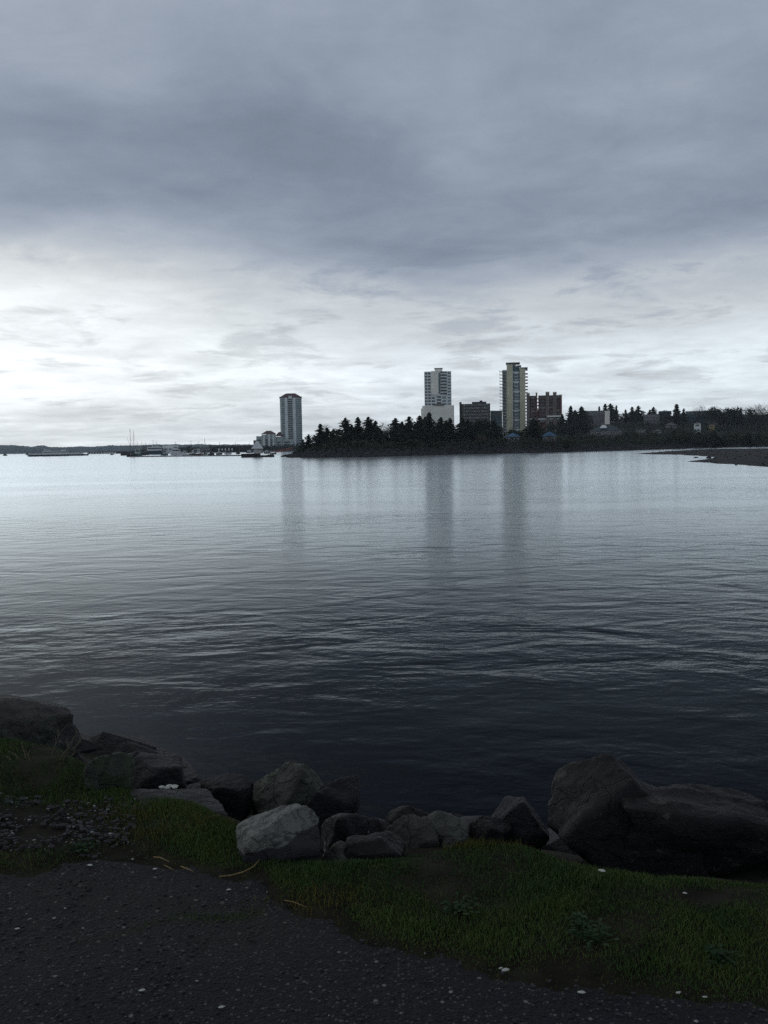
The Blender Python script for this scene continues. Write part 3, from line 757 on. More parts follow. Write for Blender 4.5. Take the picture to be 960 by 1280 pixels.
def boat(name, px, py, lpx, label, hullm, cabm, cab=((-.1, .25, 1.0, 2.6),), masts=((0.0, 6),), group='boats in the harbour', flip=False, hh=1.0, cat='boat', beam=.16):
    p = on_plane(px, py, 0); k = p.y / F0; L_ = lpx * k
    root = empty(name, (p.x, p.y, 0), (math.pi if flip else 0) - math.atan2(p.x, p.y) + .12, label, cat, group)
    hull(L_, L_ * beam, hh).build('hull', hullm, root)
    hull(L_ * 1.004, L_ * beam * 1.02, hh * .98 + .18, draft=-hh * .8, ).build('rail', m_white if hullm is not m_white else m_steel, root) if False else None
    for a, b, z0, z1 in cab:
        c = MB().frustum([(a*L_, -L_*beam*.6), (b*L_, -L_*beam*.6), (b*L_, L_*beam*.6), (a*L_, L_*beam*.6)], z0, [(a*L_+.15, -L_*beam*.5), (b*L_-.4, -L_*beam*.5), (b*L_-.4, L_*beam*.5), (a*L_+.15, L_*beam*.5)], z1).build('cabin', cabm, root)
        MB().box(a*L_+.35, b*L_-.6, -L_*beam*.6-.03, L_*beam*.6+.03, z0+(z1-z0)*.5, z0+(z1-z0)*.75).build('window', m_glassd, c)
    for a, h in masts:
        m_ = MB().tube([(a*L_, 0, hh*.5), (a*L_, 0, h)], [.13, .07], 6)
        m_.tube([(a*L_, 0, h*.35), (a*L_-min(4, L_*.3), 0, h*.7)], [.08, .05], 5)
        m_.tube([(a*L_, 0, h*.97), (L_*.46, 0, hh*1.2)], .035, 4)
        m_.build('mast', m_steel, root)
    return root
# ferry
p = on_plane(73, 570, 0); k = p.y / F0; L_ = 73 * k
fe = empty('ferry', (p.x, p.y, 0), -math.atan2(p.x, p.y) + .03, 'long black-hulled ferry with low white deckhouses crossing at far left', 'ferry')
hf = MB(); hp = [(-.5, 1.0, 1.9), (-.47, .1, 1.4), (-.44, -.6, 1.3), (.44, -.6, 1.3), (.475, .1, 1.3), (.5, 1.1, 2.0)]
lo = [(-.47*L_, -2), (-.44*L_, -6), (.44*L_, -6), (.47*L_, -2), (.47*L_, 2), (.44*L_, 6), (-.44*L_, 6), (-.47*L_, 2)]
hi = [(-.5*L_, -2.5), (-.46*L_, -6.6), (.46*L_, -6.6), (.5*L_, -2.5), (.5*L_, 2.5), (.46*L_, 6.6), (-.46*L_, 6.6), (-.5*L_, 2.5)]
hf.frustum(lo, -1, hi, 1.35); hf.build('hull', m_black, fe)
MB().box(-.46*L_, .40*L_, -6.7, -6.2, 1.35, 2.7).box(-.46*L_, .40*L_, 6.2, 6.7, 1.35, 2.7).build('bulwark', m_white, fe)
c = MB().box(-.25*L_, .16*L_, -6.1, 6.1, 1.35, 4.6).build('deckhouse', m_white, fe)
MB().box(-.24*L_, .15*L_, -6.16, 6.16, 3.2, 3.9).build('window', m_glassd, c)
c = MB().box(-.22*L_, -.12*L_, -4, 4, 4.6, 6.2).build('wheelhouse', m_white, fe)
MB().box(-.215*L_, -.125*L_, -4.06, 4.06, 5.2, 5.8).build('window', m_glassd, c)
MB().box(.05*L_, .12*L_, -3, 3, 4.6, 5.4).build('deck_locker', m_white, fe)
MB().box(-.42*L_, -.36*L_, -3, 3, 5.6, 5.9).tube([(-.41*L_, 0, 1.3), (-.41*L_, 0, 5.6)], .15).tube([(-.37*L_, 0, 1.3), (-.37*L_, 0, 5.6)], .15).build('ramp_gantry', m_steel, fe)
for a, h in ((-.17, 9), (.1, 8.4), (.42, 4.5)): MB().tube([(a*L_, 0, 1.35), (a*L_, 0, h)], [.2, .1]).build('mast', m_steel, fe)
# small craft far left
boat('workboat', 6.5, 569.7, 5.4, 'tiny dark workboat alone on the water at the left edge', m_black, m_black, ((-.35, .3, .8, 2.4),), (), flip=False)
boat('tugboat', 34.5, 568.6, 5.5, 'small dark tugboat just left of the long ferry', m_black, m_black, ((-.3, .2, .8, 2.6),), ((0, 8),))
boat('sailboat', 140, 568.6, 4.2, 'tiny pale sailboat in front of the piled pier', m_mut, m_white, ((-.2, .15, .8, 1.8),), ((0, 7),))
# pier on piles
p0, p1 = at(109, 566, 1250), at(168, 566, 1250)
pr = empty('pier', (p0.x, 1250, 0), 0, 'long dark timber pier on piles behind the sailboat', 'pier')
LP = p1.x - p0.x
MB().box(0, LP, -2, 2, 2.3, 3.0).box(LP * .62, LP, -2.5, 2.5, .2, 2.3).build('deck', m_wood, pr)
pb = None
for i in range(30):
    x = LP * (i + .5) / 30
    if pb is None: pb = MB().box(-.35, .35, -1.8, 1.8, -1, 2.3).build('pile', m_wood, pr, loc=(x, 0, 0))
    else: copy_part(pb, pr, (x, 0, 0))
MB().box(LP*.24, LP*.34, -1, 1, 6.6, 7.2).tube([(LP*.26, 0, 3), (LP*.26, 0, 6.6)], .2).tube([(LP*.32, 0, 3), (LP*.32, 0, 6.6)], .2).build('gantry', m_steel, pr)
# marina boats, left to right
boat('barge', 157, 569.3, 12, 'dark rusty barge at the left end of the marina', m_wood, m_brownd, ((-.35, .1, 1, 2.6),), (), hh=1.6)
boat('fishing_boat', 165, 571.0, 13, 'fishing boat with the tallest masts at the left end of the marina', m_black, m_dgrn, ((-.1, .3, 1.2, 3.6),), ((-.1, 16.5), (.22, 15.5)), hh=1.3)
boat('fishing_boat', 172, 570.0, 12, 'green-cabined fishing boat right of the tall masts', m_dgrn, m_pale, ((-.25, .3, 1.2, 4.6),), ((.0, 10),), hh=1.4)
boat('fishing_boat', 180, 568.8, 12, 'brown trawler with gallows between the green boat and the white ship', m_brownd, m_mut, ((-.3, .2, 1.2, 5),), ((-.2, 11), (.2, 10)), hh=1.8)
boat('ship', 194, 568.0, 22, 'large blue-hulled ship with a white upper deckhouse in the marina', m_bluedk, m_white, ((-.42, .38, 3.0, 6.6), (-.15, .22, 6.6, 8.4)), ((-.1, 12.5), (.08, 11.5)), hh=3.2)
boat('fishing_boat', 205.5, 569.2, 9, 'small grey-green boat right of the large white ship', m_dgrn, m_pale, ((-.2, .3, 1, 3.6),), ((.1, 8),))
boat('motor_yacht', 221, 568.7, 15, 'big white motor yacht in the middle of the marina', m_white, m_white, ((-.4, .32, 1.4, 4.2), (-.3, .12, 4.2, 6.2)), ((-.1, 9.5),), hh=1.6, beam=.2)
boat('motor_yacht', 231.5, 569.4, 9, 'smaller white cruiser tucked behind the stern of the big yacht', m_white, m_palew, ((-.3, .2, 1, 3),), ((0, 6),))
boat('fishing_boat', 240, 568.8, 9, 'dark boat with a small white wheelhouse right of the yachts', m_black, m_white, ((.0, .3, 1, 3.2),), ((-.1, 10),))
boat('fishing_boat', 248, 568.9, 10, 'rust-red hulled boat with a white cabin in the marina', m_brick, m_white, ((-.1, .2, 1.2, 4.2),), ((.1, 9),))
boat('sailboat', 256, 568.6, 7, 'low sailboat with one mast right of the rust-red boat', m_mut, m_mut, ((-.2, .2, .8, 1.8),), ((.05, 11),))
boat('motorboat', 264, 568.7, 8, 'dark motorboat moored left of the elevated wharf', m_black, m_mut, ((-.2, .25, .8, 2.6),), ())
boat('motorboat', 274, 568.4, 8, 'grey motorboat moored beneath the left end of the wharf', m_mut, m_palew, ((-.2, .25, .8, 2.4),), ())
boat('motorboat', 285, 568.0, 9, 'pale cabin boat moored under the wharf deck', m_palew, m_mut, ((-.3, .25, .8, 2.6),), ())
boat('motorboat', 297.5, 567.6, 5, 'little black boat floating left of the white tent float', m_black, m_black, ((-.3, .3, .6, 1.8),), ())
boat('motorboat', 312, 566.2, 9, 'white-topped boat moored behind the white tent', m_mut, m_white, ((-.3, .25, .8, 2.4),), ())
boat('motorboat', 334, 567.0, 8, 'small grey boat just left of the red gangway', m_mut, m_palew, ((-.3, .25, .8, 2.2),), ())
# marina breakwater float
q0, q1 = on_plane(163, 571.3, 0), on_plane(300, 569.9, 0)
d_ = q1 - q0; L_ = d_.length
br = MB().box(0, L_, -1.2, 1.2, -.3, .55)
o = br.build('floating_breakwater', m_slab); o.location = q0; o.rotation_euler = (0, 0, math.atan2(d_.y, d_.x))
tag(o, 'long thin grey floating breakwater in front of the marina boats', 'breakwater')
# elevated wharf
p0, p1 = at(266, 560, 1000), at(322, 560, 1000)
wf = empty('wharf', (p0.x, 1000, 0), 0, 'dark elevated wharf with lamp posts leading to the condominium block', 'wharf')
LW = p1.x - p0.x; zd = at(294, 557.3, 1000).z
MB().box(0, LW, -4, 6, zd - 1.5, zd).build('deck', m_wood, wf)
pl = None
for i in range(14):
    x = 1 + (LW - 2) * i / 13
    if pl is None: pl = MB().box(-.4, .4, -3.6, 5, -1, zd - 1.5).build('pile', m_wood, wf, loc=(x, 0, 0))
    else: copy_part(pl, wf, (x, 0, 0))
for a in (8, 25, 40): MB().tube([(a, -3, zd), (a, -3, zd + 4.6)], .14).build('lamp_post', m_steel, wf)
# waterfront sheds
for px, x0, x1, yt, ye, wm, rm, lab in ((213, 204, 222, 556.8, 560.0, m_palew, m_white, 'white boat shed behind the big yacht'),
        (283, 272, 292, 560.5, 563.0, m_mut, m_palew, 'long grey boathouse under the elevated wharf'),
        (189, 178, 200, 557.0, 561, m_mut, m_greyr, 'grey warehouse behind the large white ship'),
        (305, 299, 311, 560.8, 563.4, m_mut, m_greyr, 'low grey shed between wharf and white tent'),
        (330, 320, 342, 559.5, 562, m_brownd, m_greyr, 'low brown waterfront building below the condominium block'),
        (251, 242, 262, 560.5, 563, m_brownd, m_greyr, 'dark low shed behind the rust-red boat')):
    house(px, 1015, x0, x1, yt, ye, lab, wm, rm, 'gable', 'shed', 10, 3, name='boathouse')
# float with tent
p = on_plane(322, 571.4, 0); k = p.y / F0
fl_ = MB().box(-19 * k, 20 * k, -3, 3, -.3, .75); fl_.box(-19 * k, 2.5 * k, -3.2, 3.2, .7501, 1.5)
o = fl_.build('dock_float', m_wood); o.location = (p.x, p.y, 0)
tag(o, 'dark floating dock carrying the white tent', 'dock')
te = empty('tent', (p.x, p.y, 1.5), 0, 'white peaked tent on the dark floating dock', 'tent')
a = 6.6 * k
MB().frustum([(-a, -2.8), (a, -2.8), (a, 2.8), (-a, 2.8)], 2.0, [(-.5, -.2), (.5, -.2), (.5, .2), (-.5, .2)], 5.0).build('canopy', m_white, te)
for sx in (-1, 1):
    for sy in (-1, 1): MB().tube([(sx * (a - .3), sy * 2.5, 0), (sx * (a - .3), sy * 2.5, 2.0)], .09).build('pole', m_steel, te)
MB().box(-a + .3, a - .3, 2.3, 2.5, 0, 2.0).build('back_wall', m_white, te)
boat('motorboat', 338.5, 571.1, 7, 'small pale boat tied at the right end of the tent dock', m_mut, m_white, ((-.2, .25, .7, 1.8),), ())
# gangway
q0, q1 = at(343, 566, 560), at(366, 561.5, 520)
gw = empty('gangway', q0, 0, 'faded red gangway sloping down from the wooded point', 'gangway')
v = q1 - q0
g = MB()
for s_ in (-1.0, 1.0):
    g.tube([(0, s_, 1.0), (v.x, v.y + s_, v.z + 1.0)], .14, 5); g.tube([(0, s_, .1), (v.x, v.y + s_, v.z + .1)], .14, 5)
    for i in range(13):
        u = v * (i / 12); w = v * (min(12, i + 1) / 12)
        g.tube([(u.x, u.y + s_, u.z + .1), (w.x, w.y + s_, w.z + 1.0)], .07, 4)
g.build('truss', m_redp, gw)
MB().poly
d2 = MB(); d2.poly([(0, -1, 0), (v.x, v.y - 1, v.z), (v.x, v.y + 1, v.z), (0, 1, 0)]); d2.poly([(0, 1, -.15), (v.x, v.y + 1, v.z - .15), (v.x, v.y - 1, v.z - .15), (0, -1, -.15)])
d2.build('deck', m_slab, gw)
MB().box(-2.5, 1, -2, 2, -q0.z - .3, -.1).build('landing_float', m_wood, gw)

# ------------------------------------------------------------------ near shore
ZP = 1.9
def gp(px, py): q = on_plane(px, py, ZP); return (q.x, q.y)
EDGE = sorted([gp(a, b + (24 if a > 700 else 18 if a > 300 else 6)) for a, b in ((-700, 940), (-200, 948), (0, 945), (60, 950), (100, 972), (150, 1002), (230, 1020), (285, 1045), (320, 1072), (400, 1086), (470, 1084), (540, 1074), (600, 1062), (660, 1066), (720, 1082), (840, 1102), (960, 1108), (1200, 1112), (1700, 1100))])
PATH = sorted([gp(*q) for q in ((-900, 1120), (-200, 1105), (0, 1098), (70, 1088), (120, 1074), (170, 1072), (220, 1085), (280, 1094), (325, 1098), (345, 1128), (400, 1150), (460, 1178), (520, 1198), (650, 1228), (800, 1246), (960, 1258), (1200, 1280), (1900, 1330))])
def near_z(x, y):
    d = y - interp(x, EDGE)
    z = ZP
    dp_ = interp(x, PATH) - y
    if dp_ < 0: z += 0.022 * sstep(0, .15, -dp_) * (1 + .9 * n3(x * 3, y * 3)) * (1 if y < 12 else 0)
    if x < -1: z += 0.05 * sstep(-1.2, -2.2, x) * sstep(0.0, .6, -dp_)
    if d > 0: z -= 0.35 * min(d, 1.6) * sstep(0, .35, d) + 0.9 * max(0, d - 1.6)
    if y < 14: z += 0.010 * n3(x * 1.3, y * 1.3, 4) + (0.05 * n3(x * 2.5, y * 2.5, 8) * sstep(0, .5, d) if d > 0 else 0)
    return max(z, -2.5)
m_soil = mat('soil', (0.018, 0.017, 0.012), 0.95, 0.5, 9, 0.1, 0.5)
def asphalt():
    m, t, b = mat_base('old gravelly asphalt')
    co = t.new('ShaderNodeTexCoord').outputs['Object']
    vo = t.new('ShaderNodeTexVoronoi', feature='F1'); t.put(vo.inputs['Vector'], co); vo.inputs['Scale'].default_value = 95
    vo2 = t.new('ShaderNodeTexVoronoi', feature='F1'); t.put(vo2.inputs['Vector'], co); vo2.inputs['Scale'].default_value = 42
    s1 = t.new('ShaderNodeSeparateColor'); t.l.new(vo.outputs['Color'], s1.inputs[0])
    s2 = t.new('ShaderNodeSeparateColor'); t.l.new(vo2.outputs['Color'], s2.inputs[0])
    big, _ = t.noise(co, 1.1, 5, 0.6); gr, _ = t.noise(co, 60, 6, 0.7)
    base = t.mix(t.mr(gr, .3, .7, 0, 1), (0.005, 0.005, 0.0075), (0.014, 0.0145, 0.020))
    base = t.mix(t.m('MULTIPLY', t.mr(s1.outputs[0], .80, .97, 0, 1), t.mr(vo.outputs['Distance'], .35, .55, 1, 0)), base, (0.085, 0.085, 0.088))
    base = t.mix(t.m('MULTIPLY', t.mr(s2.outputs[0], .93, .97, 0, 1), t.mr(vo2.outputs['Distance'], .2, .35, 1, 0)), base, (0.16, 0.155, 0.14))
    base = t.mix(t.m('MULTIPLY', t.mr(big, .45, .7, 0, 1), .5), base, (0.016, 0.016, 0.014))
    t.l.new(base, b.inputs['Base Color']); b.inputs['Roughness'].default_value = .85; b.inputs['Specular IOR Level'].default_value = .25
    bn = t.new('ShaderNodeBump'); bn.inputs['Strength'].default_value = .9; bn.inputs['Distance'].default_value = .006
    hh = t.m('ADD', t.m('MULTIPLY', vo.outputs['Distance'], -.9), t.m('ADD', gr, t.m('MULTIPLY', vo2.outputs['Distance'], -.5)))
    t.l.new(hh, bn.inputs['Height']); t.l.new(bn.outputs[0], b.inputs['Normal'])
    return m
m_asph = asphalt()
xs = list(np.concatenate([[-90, -60, -40, -25, -16, -10, -7, -5], np.arange(-4, 4.01, .05), [5, 7, 10, 16, 25, 40, 60, 90]]))
ys = list(np.concatenate([[-80, -40, -20, -10, -5, -2, 0, 1], np.arange(1.6, 7, .05), np.arange(7, 13, .25)]))
grid_mesh('ground', xs, ys, near_z, m_soil)
xs2 = list(np.concatenate([[-90, -60, -40, -25, -16, -10, -7, -5], np.arange(-4, 4.01, .02), [5, 7, 10, 16, 25, 40, 60, 90]]))
ys2 = list(np.concatenate([[-6, -3, -1, 0, 1], np.arange(1.6, 4.2, .02)]))
grid_mesh('path', xs2, ys2, lambda x, y: near_z(x, y) + .002 * n3(x * 6, y * 6) + max(-.03, min(.008, (interp(x, PATH) - y + .06 * n3(x * 7, y * 7) + .04 * n3(x * 24, y * 24)) * .25)), m_asph, keep=lambda x, y: y < interp(x, PATH) + .15)

# loose pebbles
gr_ = random.Random(21)
def pebbles(name, count, fn, m, smin, smax):
    b = MB()
    for i in range(count):
        q = fn()
        if q is None: continue
        s = smin + (smax - smin) * gr_.random() ** 4
        blob(b, (q[0], q[1], near_z(*q) + .010 + s * .15), s * gr_.uniform(.8, 1.5), s * gr_.uniform(.7, 1.2), s * .55, gr_, 5)
    tag(b.build(name, m, smooth=False), kind='stuff')
def in_path():
    x = gr_.uniform(-2.2, 2.0); y = gr_.uniform(1.7, 3.8)
    return (x, y) if y < interp(x, PATH) + .03 and gr_.random() < .55 + n3(x * 2, y * 2, 7) * 1.2 else None
def left_dirt():
    q = gp(gr_.uniform(-60, 170), gr_.uniform(1005, 1075)); 
    return q if n3(q[0] * 5, q[1] * 5, 1) > -.25 else None
m_peb = mat('grey pebbles', (0.030, 0.030, 0.036), .8, .7, 7, .3)
m_pebl = mat('pale pebbles', (0.22, 0.23, 0.235), .7, .5, 7, .3)
pebbles('gravel', 22000, in_path, m_peb, .0015, .0065)
pebbles('pale_gravel', 300, in_path, m_pebl, .002, .007)
pebbles('loose_stones', 1500, left_dirt, m_peb, .003, .014)
pebbles('pale_stones', 170, left_dirt, m_pebl, .003, .008)

# grass
def grass_mat(name, a, b_, c):
    m, t, b = mat_base(name)
    pos = t.new('ShaderNodeNewGeometry').outputs['Position']
    f, _ = t.noise(pos, 2.2, 4, .6); f2, _ = t.noise(pos, 28, 2, .5)
    k1 = t.mix(t.mr(f, .38, .62, 0, 1), a, b_)
    k1 = t.mix(t.m('MULTIPLY', t.mr(f2, .55, .75, 0, 1), .7), k1, c)
    t.l.new(k1, b.inputs['Base Color']); b.inputs['Roughness'].default_value = .7; b.inputs['Specular IOR Level'].default_value = .2
    return m
m_grass = grass_mat('grass', (0.038, 0.078, 0.022), (0.070, 0.115, 0.028), (0.11, 0.12, 0.04))
m_gold = grass_mat('yellowing grass', (0.07, 0.075, 0.014), (0.11, 0.09, 0.02), (0.15, 0.115, 0.035))
def blades(name, count, fn, m, h0, h1, w=.0012):
    b = MB(); r = gr_
    for i in range(count):
        q = fn()
        if q is None: continue
        x, y, hs = q; z = near_z(x, y) - .004
        h = r.uniform(h0, h1) * hs; a = r.uniform(0, 6.28); ln = r.uniform(.1, .75) * h
        dx, dy = math.cos(a) * ln, math.sin(a) * ln; a2 = r.uniform(0, 6.28)
        wx, wy = math.cos(a2) * w, math.sin(a2) * w
        k = len(b.v)
        b.v += [(x - wx, y - wy, z), (x + wx, y + wy, z), (x + dx * .35 + wx * .8, y + dy * .35 + wy * .8, z + h * .6), (x + dx * .35 - wx * .8, y + dy * .35 - wy * .8, z + h * .6), (x + dx, y + dy, z + h)]
        b.f += [(k, k+1, k+2, k+3), (k+3, k+2, k+4)]
    tag(b.build(name, m), kind='stuff')
def dirt_mask(x, y):
    # bare gravelly patch on the left
    c = gp(20, 1045); dx, dy = (x - c[0]) / .75, (y - c[1]) / .30
    c2 = gp(880, 1128); ex, ey = (x - c2[0]) / .22, (y - c2[1]) / .09
    return max(1 - (dx * dx + dy * dy), .9 - (ex * ex + ey * ey))
def g_main():
    x = gr_.uniform(-3.4, 3.2); y0 = interp(x, PATH); y1 = interp(x, EDGE)
    y = gr_.uniform(y0 - .02, y1 + .24)
    if dirt_mask(x, y) > gr_.uniform(-.2, .8): return None
    e = (y - y0); dn = .5 + .9 * n3(x * 2.6, y * 2.6, 2) + .5 * n3(x * 8, y * 8, 5)
    if gr_.random() > dn + .45: return None
    hs = (.35 + .65 * sstep(0, .16, e)) * (.55 + .9 * max(0, dn)) * (1 - .5 * sstep(0, .3, y - y1))
    return x, y, hs
blades('grass', 210000, g_main, m_grass, .010, .028)
def g_gold():
    if gr_.random() < .5:
        c = gr_.choice([(625, 1052, .09, .05), (590, 1060, .08, .05), (285, 1035, .08, .05), (170, 1025, .14, .05), (60, 1000, .3, .08), (190, 1050, .12, .05), (420, 1130, .2, .04)])
        q = gp(c[0], c[1]); return q[0] + gr_.gauss(0, c[2]), q[1] + gr_.gauss(0, c[3]), 1.0
    x = gr_.uniform(-3, 3); y = interp(x, PATH) + gr_.gauss(.05, .07)
    return x, y, .5
blades('dry_grass', 5200, g_gold, m_gold, .015, .045)
def g_strip():
    u = gr_.random(); px = 90 + 240 * u; py = 1178 - 40 * u + 6 * math.sin(u * 9) + gr_.gauss(0, 3.5)
    if gr_.random() > .25 + .75 * u: return None
    q = gp(px, py); return q[0], q[1], .6
blades('path_grass', 11000, g_strip, m_grass, .010, .030)

# weeds
m_weed = leaf_mat('weed leaves', (0.014, 0.036, 0.014), (0.03, 0.055, 0.022), 8)
for i, (px, py, s, lab) in enumerate(((742, 1192, .085, 'rosette of broad-leaved weed in the grass right of centre'), (728, 1172, .05, 'small leafy weed just above the broad-leaved rosette'), (575, 1150, .07, 'low weed clump in the middle of the grass strip'), (100, 1070, .06, 'weed at the path edge on the left'), (900, 1215, .06, 'leafy weed low on the right of the grass strip'))):
    q = gp(px, py); b = MB(); r = gr_
    for k in range(46):
        a = r.uniform(0, 6.28); d = r.uniform(.02, 1) * s; l_ = r.uniform(.008, .016)
        c = Vector((math.cos(a) * d, math.sin(a) * d, .030 + r.uniform(-.012, .012)))
        u = Vector((math.cos(a), math.sin(a), r.uniform(-.3, .3))) * l_; w = Vector((-math.sin(a), math.cos(a), r.uniform(-.3, .3))) * l_ * .6
        b.poly([c - u, c - w, c + u * .8, c + w])
        b.tube([(0, 0, 0), c], .0012, 3)
    o = b.build('weed', m_weed, loc=(q[0], q[1], near_z(*q))); tag(o, lab, 'weed')

# ------------------------------------------------------------------ boulders
def rock_mat(name, dark, mid, lichen, moss=(0.02, 0.03, 0.012), lam=0.5, mossam=0.3, topface=None, seed=0.0):
    m, t, b = mat_base(name)
    co0 = t.new('ShaderNodeTexCoord').outputs['Object']
    co = t.vm('ADD', co0, (seed, seed * 1.7, -seed))
    f1, _ = t.noise(co, 5, 8, .62, .4); f2, _ = t.noise(co, 22, 6, .65); f3, _ = t.noise(co, 3.2, 7, .6, .8)
    mu = t.new('ShaderNodeMapping'); t.put(mu.inputs['Vector'], co); mu.inputs['Rotation'].default_value = (.5, .3, .9); mu.inputs['Scale'].default_value = (1, 1, 5)
    f4, _ = t.noise(mu.outputs[0], 7, 6, .6, .6)
    c = t.mix(t.mr(f1, .32, .68, 0, 1), dark, mid)
    c = t.mix(t.m('MULTIPLY', t.mr(f4, .56, .64, 0, 1), .5), c, [q * .45 for q in dark])
    c = t.mix(t.m('MULTIPLY', t.mr(f3, .50, .62, 0, 1), mossam), c, moss)
    c = t.mix(t.m('MULTIPLY', t.mr(t.m('ADD', t.m('MULTIPLY', f3, .5), t.m('MULTIPLY', f2, .5)), .57, .62, 0, 1), lam), c, lichen)
    if topface:
        # a pale weathered face of the stone
        nx, ny, nz, off = topface
        dd = t.vm('DOT_PRODUCT', co0, (nx, ny, nz))
        mk = t.mr(t.m('ADD', dd, t.m('MULTIPLY', t.m('SUBTRACT', f1, .5), .10)), off, off + .012, 0, 1)
        mk = t.m('MULTIPLY', mk, t.mr(t.m('ADD', t.m('MULTIPLY', f2, .6), t.m('MULTIPLY', f4, .4)), .40, .52, 0.12, 1))
        c = t.mix(mk, c, lichen)
    vo = t.new('ShaderNodeTexVoronoi', feature='DISTANCE_TO_EDGE'); vo.inputs['Scale'].default_value = 5.5
    wv = t.new('ShaderNodeTexNoise'); t.put(wv.inputs['Vector'], co); wv.inputs['Scale'].default_value = 6; wv.inputs['Detail'].default_value = 5
    t.put(vo.inputs['Vector'], t.vm('ADD', co, t.vm('SCALE', wv.outputs['Color'], scale=.22)))
    crack = t.mr(vo.outputs['Distance'], 0.0, .035, 1, 0)
    f5, _ = t.noise(co, 70, 4, .7)
    c = t.mix(t.m('MULTIPLY', t.m('MULTIPLY', crack, .4), t.mr(f3, .46, .60, 0, 1)), c, [q * .3 for q in dark])
    c = t.mix(t.mr(f5, .55, .75, 0, .35), c, [min(1, q * 1.9) for q in mid])
    t.l.new(c, b.inputs['Base Color']); b.inputs['Roughness'].default_value = .75; b.inputs['Specular IOR Level'].default_value = .35
    bn = t.new('ShaderNodeBump'); bn.inputs['Strength'].default_value = 1.0; bn.inputs['Distance'].default_value = .035
    t.l.new(t.m('ADD', t.m('MULTIPLY', f1, .8), t.m('ADD', t.m('ADD', t.m('MULTIPLY', f2, .5), t.m('MULTIPLY', f5, .12)), t.m('ADD', t.m('MULTIPLY', f4, .5), t.m('MULTIPLY', crack, -.3)))), bn.inputs['Height'])
    t.l.new(bn.outputs[0], b.inputs['Normal'])
    return m
DK, MD, LI = (0.010, 0.010, 0.012), (0.026, 0.026, 0.029), (0.17, 0.18, 0.17)
rm_dark = rock_mat('dark basalt', (0.006, 0.006, 0.009), (0.015, 0.0145, 0.018), (0.07, .07, .07), lam=.25, mossam=.1)
rm_grey = rock_mat('grey boulder stone', DK, (0.036, 0.038, 0.035), LI, lam=.35, mossam=.4, seed=3)
rm_pale = rock_mat('pale lichened stone', (0.018, .020, .018), (0.08, 0.085, 0.072), (.20, .21, .17), moss=(.03, .045, .02), lam=.4, mossam=.5, seed=7)
rm_green = rock_mat('mossy stone', (0.010, .013, .010), (0.026, 0.033, 0.028), (.07, .09, .07), moss=(.022, .04, .012), lam=.3, mossam=.7, seed=12)
rm_spot = rock_mat('dark stone with white spots', DK, MD, (.5, .5, .48), lam=.9, mossam=.2, seed=2)
rm_brown = rock_mat('brown weathered stone', (0.005, 0.0045, 0.006), (0.010, 0.009, 0.011), (0.10, .09, .08), lam=.45, mossam=.25, moss=(.02, .022, .012), seed=21)

def ico(sub):
    import bmesh
    bm = bmesh.new(); bmesh.ops.create_icosphere(bm, subdivisions=sub, radius=1)
    v = np.array([q.co[:] for q in bm.verts]); f = [tuple(x.index for x in q.verts) for q in bm.faces]; bm.free(); return v, f
ICO = ico(5)
def rock_shape(seed, nplanes=15, p=60, rough=.05, bias=None):
    r = np.random.RandomState(seed); v, f = ICO
    nn = r.normal(size=(nplanes, 3)); nn /= np.linalg.norm(nn, axis=1)[:, None]
    dd = r.uniform(.62, 1.0, nplanes)
    nn = np.vstack([nn, np.eye(3), -np.eye(3)]); dd = np.concatenate([dd, [1] * 6])
    if bias:
        for (x, y, z, d) in bias:
            q = np.array([x, y, z], float); q /= np.linalg.norm(q); nn = np.vstack([nn, q]); dd = np.append(dd, d)
    s = np.maximum(v @ nn.T, 0) / dd
    rad = (s ** p).sum(1) ** (-1 / p)
    out = v * rad[:, None]
    for i in range(len(out)):
        q = Vector(out[i]); o3 = Vector((seed * 3.1, seed * 1.3, seed * .7))
        d = mnoise.fractal(q * 1.7 + o3, .9, 2.1, 4) * rough + mnoise.ridged_multi_fractal(q * 3.0 + o3, 1.0, 2.0, 4, 1.0, 2.0) * rough * -.16 + mnoise.fractal(q * 9 + o3, .8, 2.1, 3) * rough * .18
        out[i] = out[i] * (1 + d)
    lo, hi = out.min(0), out.max(0)
    return (out - (lo + hi) / 2) / ((hi - lo) / 2), f
def rock(x0, x1, yt, yb, Yd, seed, m, label, depth=None, bias=None, rz=0.0, rough=.075, npl=17, pexp=60):
    c = at((x0 + x1) / 2, (yt + yb) / 2, Yd); k = Yd / F0 / math.cos(R(20)) 
    k = (at(x1, (yt + yb) / 2, Yd) - at(x0, (yt + yb) / 2, Yd)).x / (x1 - x0)
    hw = (x1 - x0) / 2 * k
    zt = at((x0 + x1) / 2, yt + (yb - yt) * .10, Yd).z
    zb = min(at((x0 + x1) / 2, yb, Yd - hw * .4).z, near_z(c.x, Yd)) - 0.06
    dp_ = depth or hw * .9
    v, f = rock_shape(seed, npl, pexp, rough, bias)
    if rz:
        cs, sn = math.cos(rz), math.sin(rz); v = np.stack([v[:, 0] * cs - v[:, 1] * sn, v[:, 0] * sn + v[:, 1] * cs, v[:, 2]], 1)
        v[:, 0] /= np.abs(v[:, 0]).max(); v[:, 1] /= np.abs(v[:, 1]).max()
    b = MB(); b.v = [(q[0] * hw, q[1] * dp_, q[2] * (zt - zb) / 2) for q in v]; b.f = list(f)
    o = b.build('boulder', m, smooth=True, loc=(c.x, Yd, (zt + zb) / 2))
    tag(o, label, 'boulder', 'shore boulders below the path')
    return o
rm_topw = rock_mat('dark stone with a white weathered face', (0.010, 0.010, 0.013), (0.022, .021, .024), (.125, .135, .125), lam=.15, mossam=.1, topface=(-.30, .10, .95, .045), seed=5)
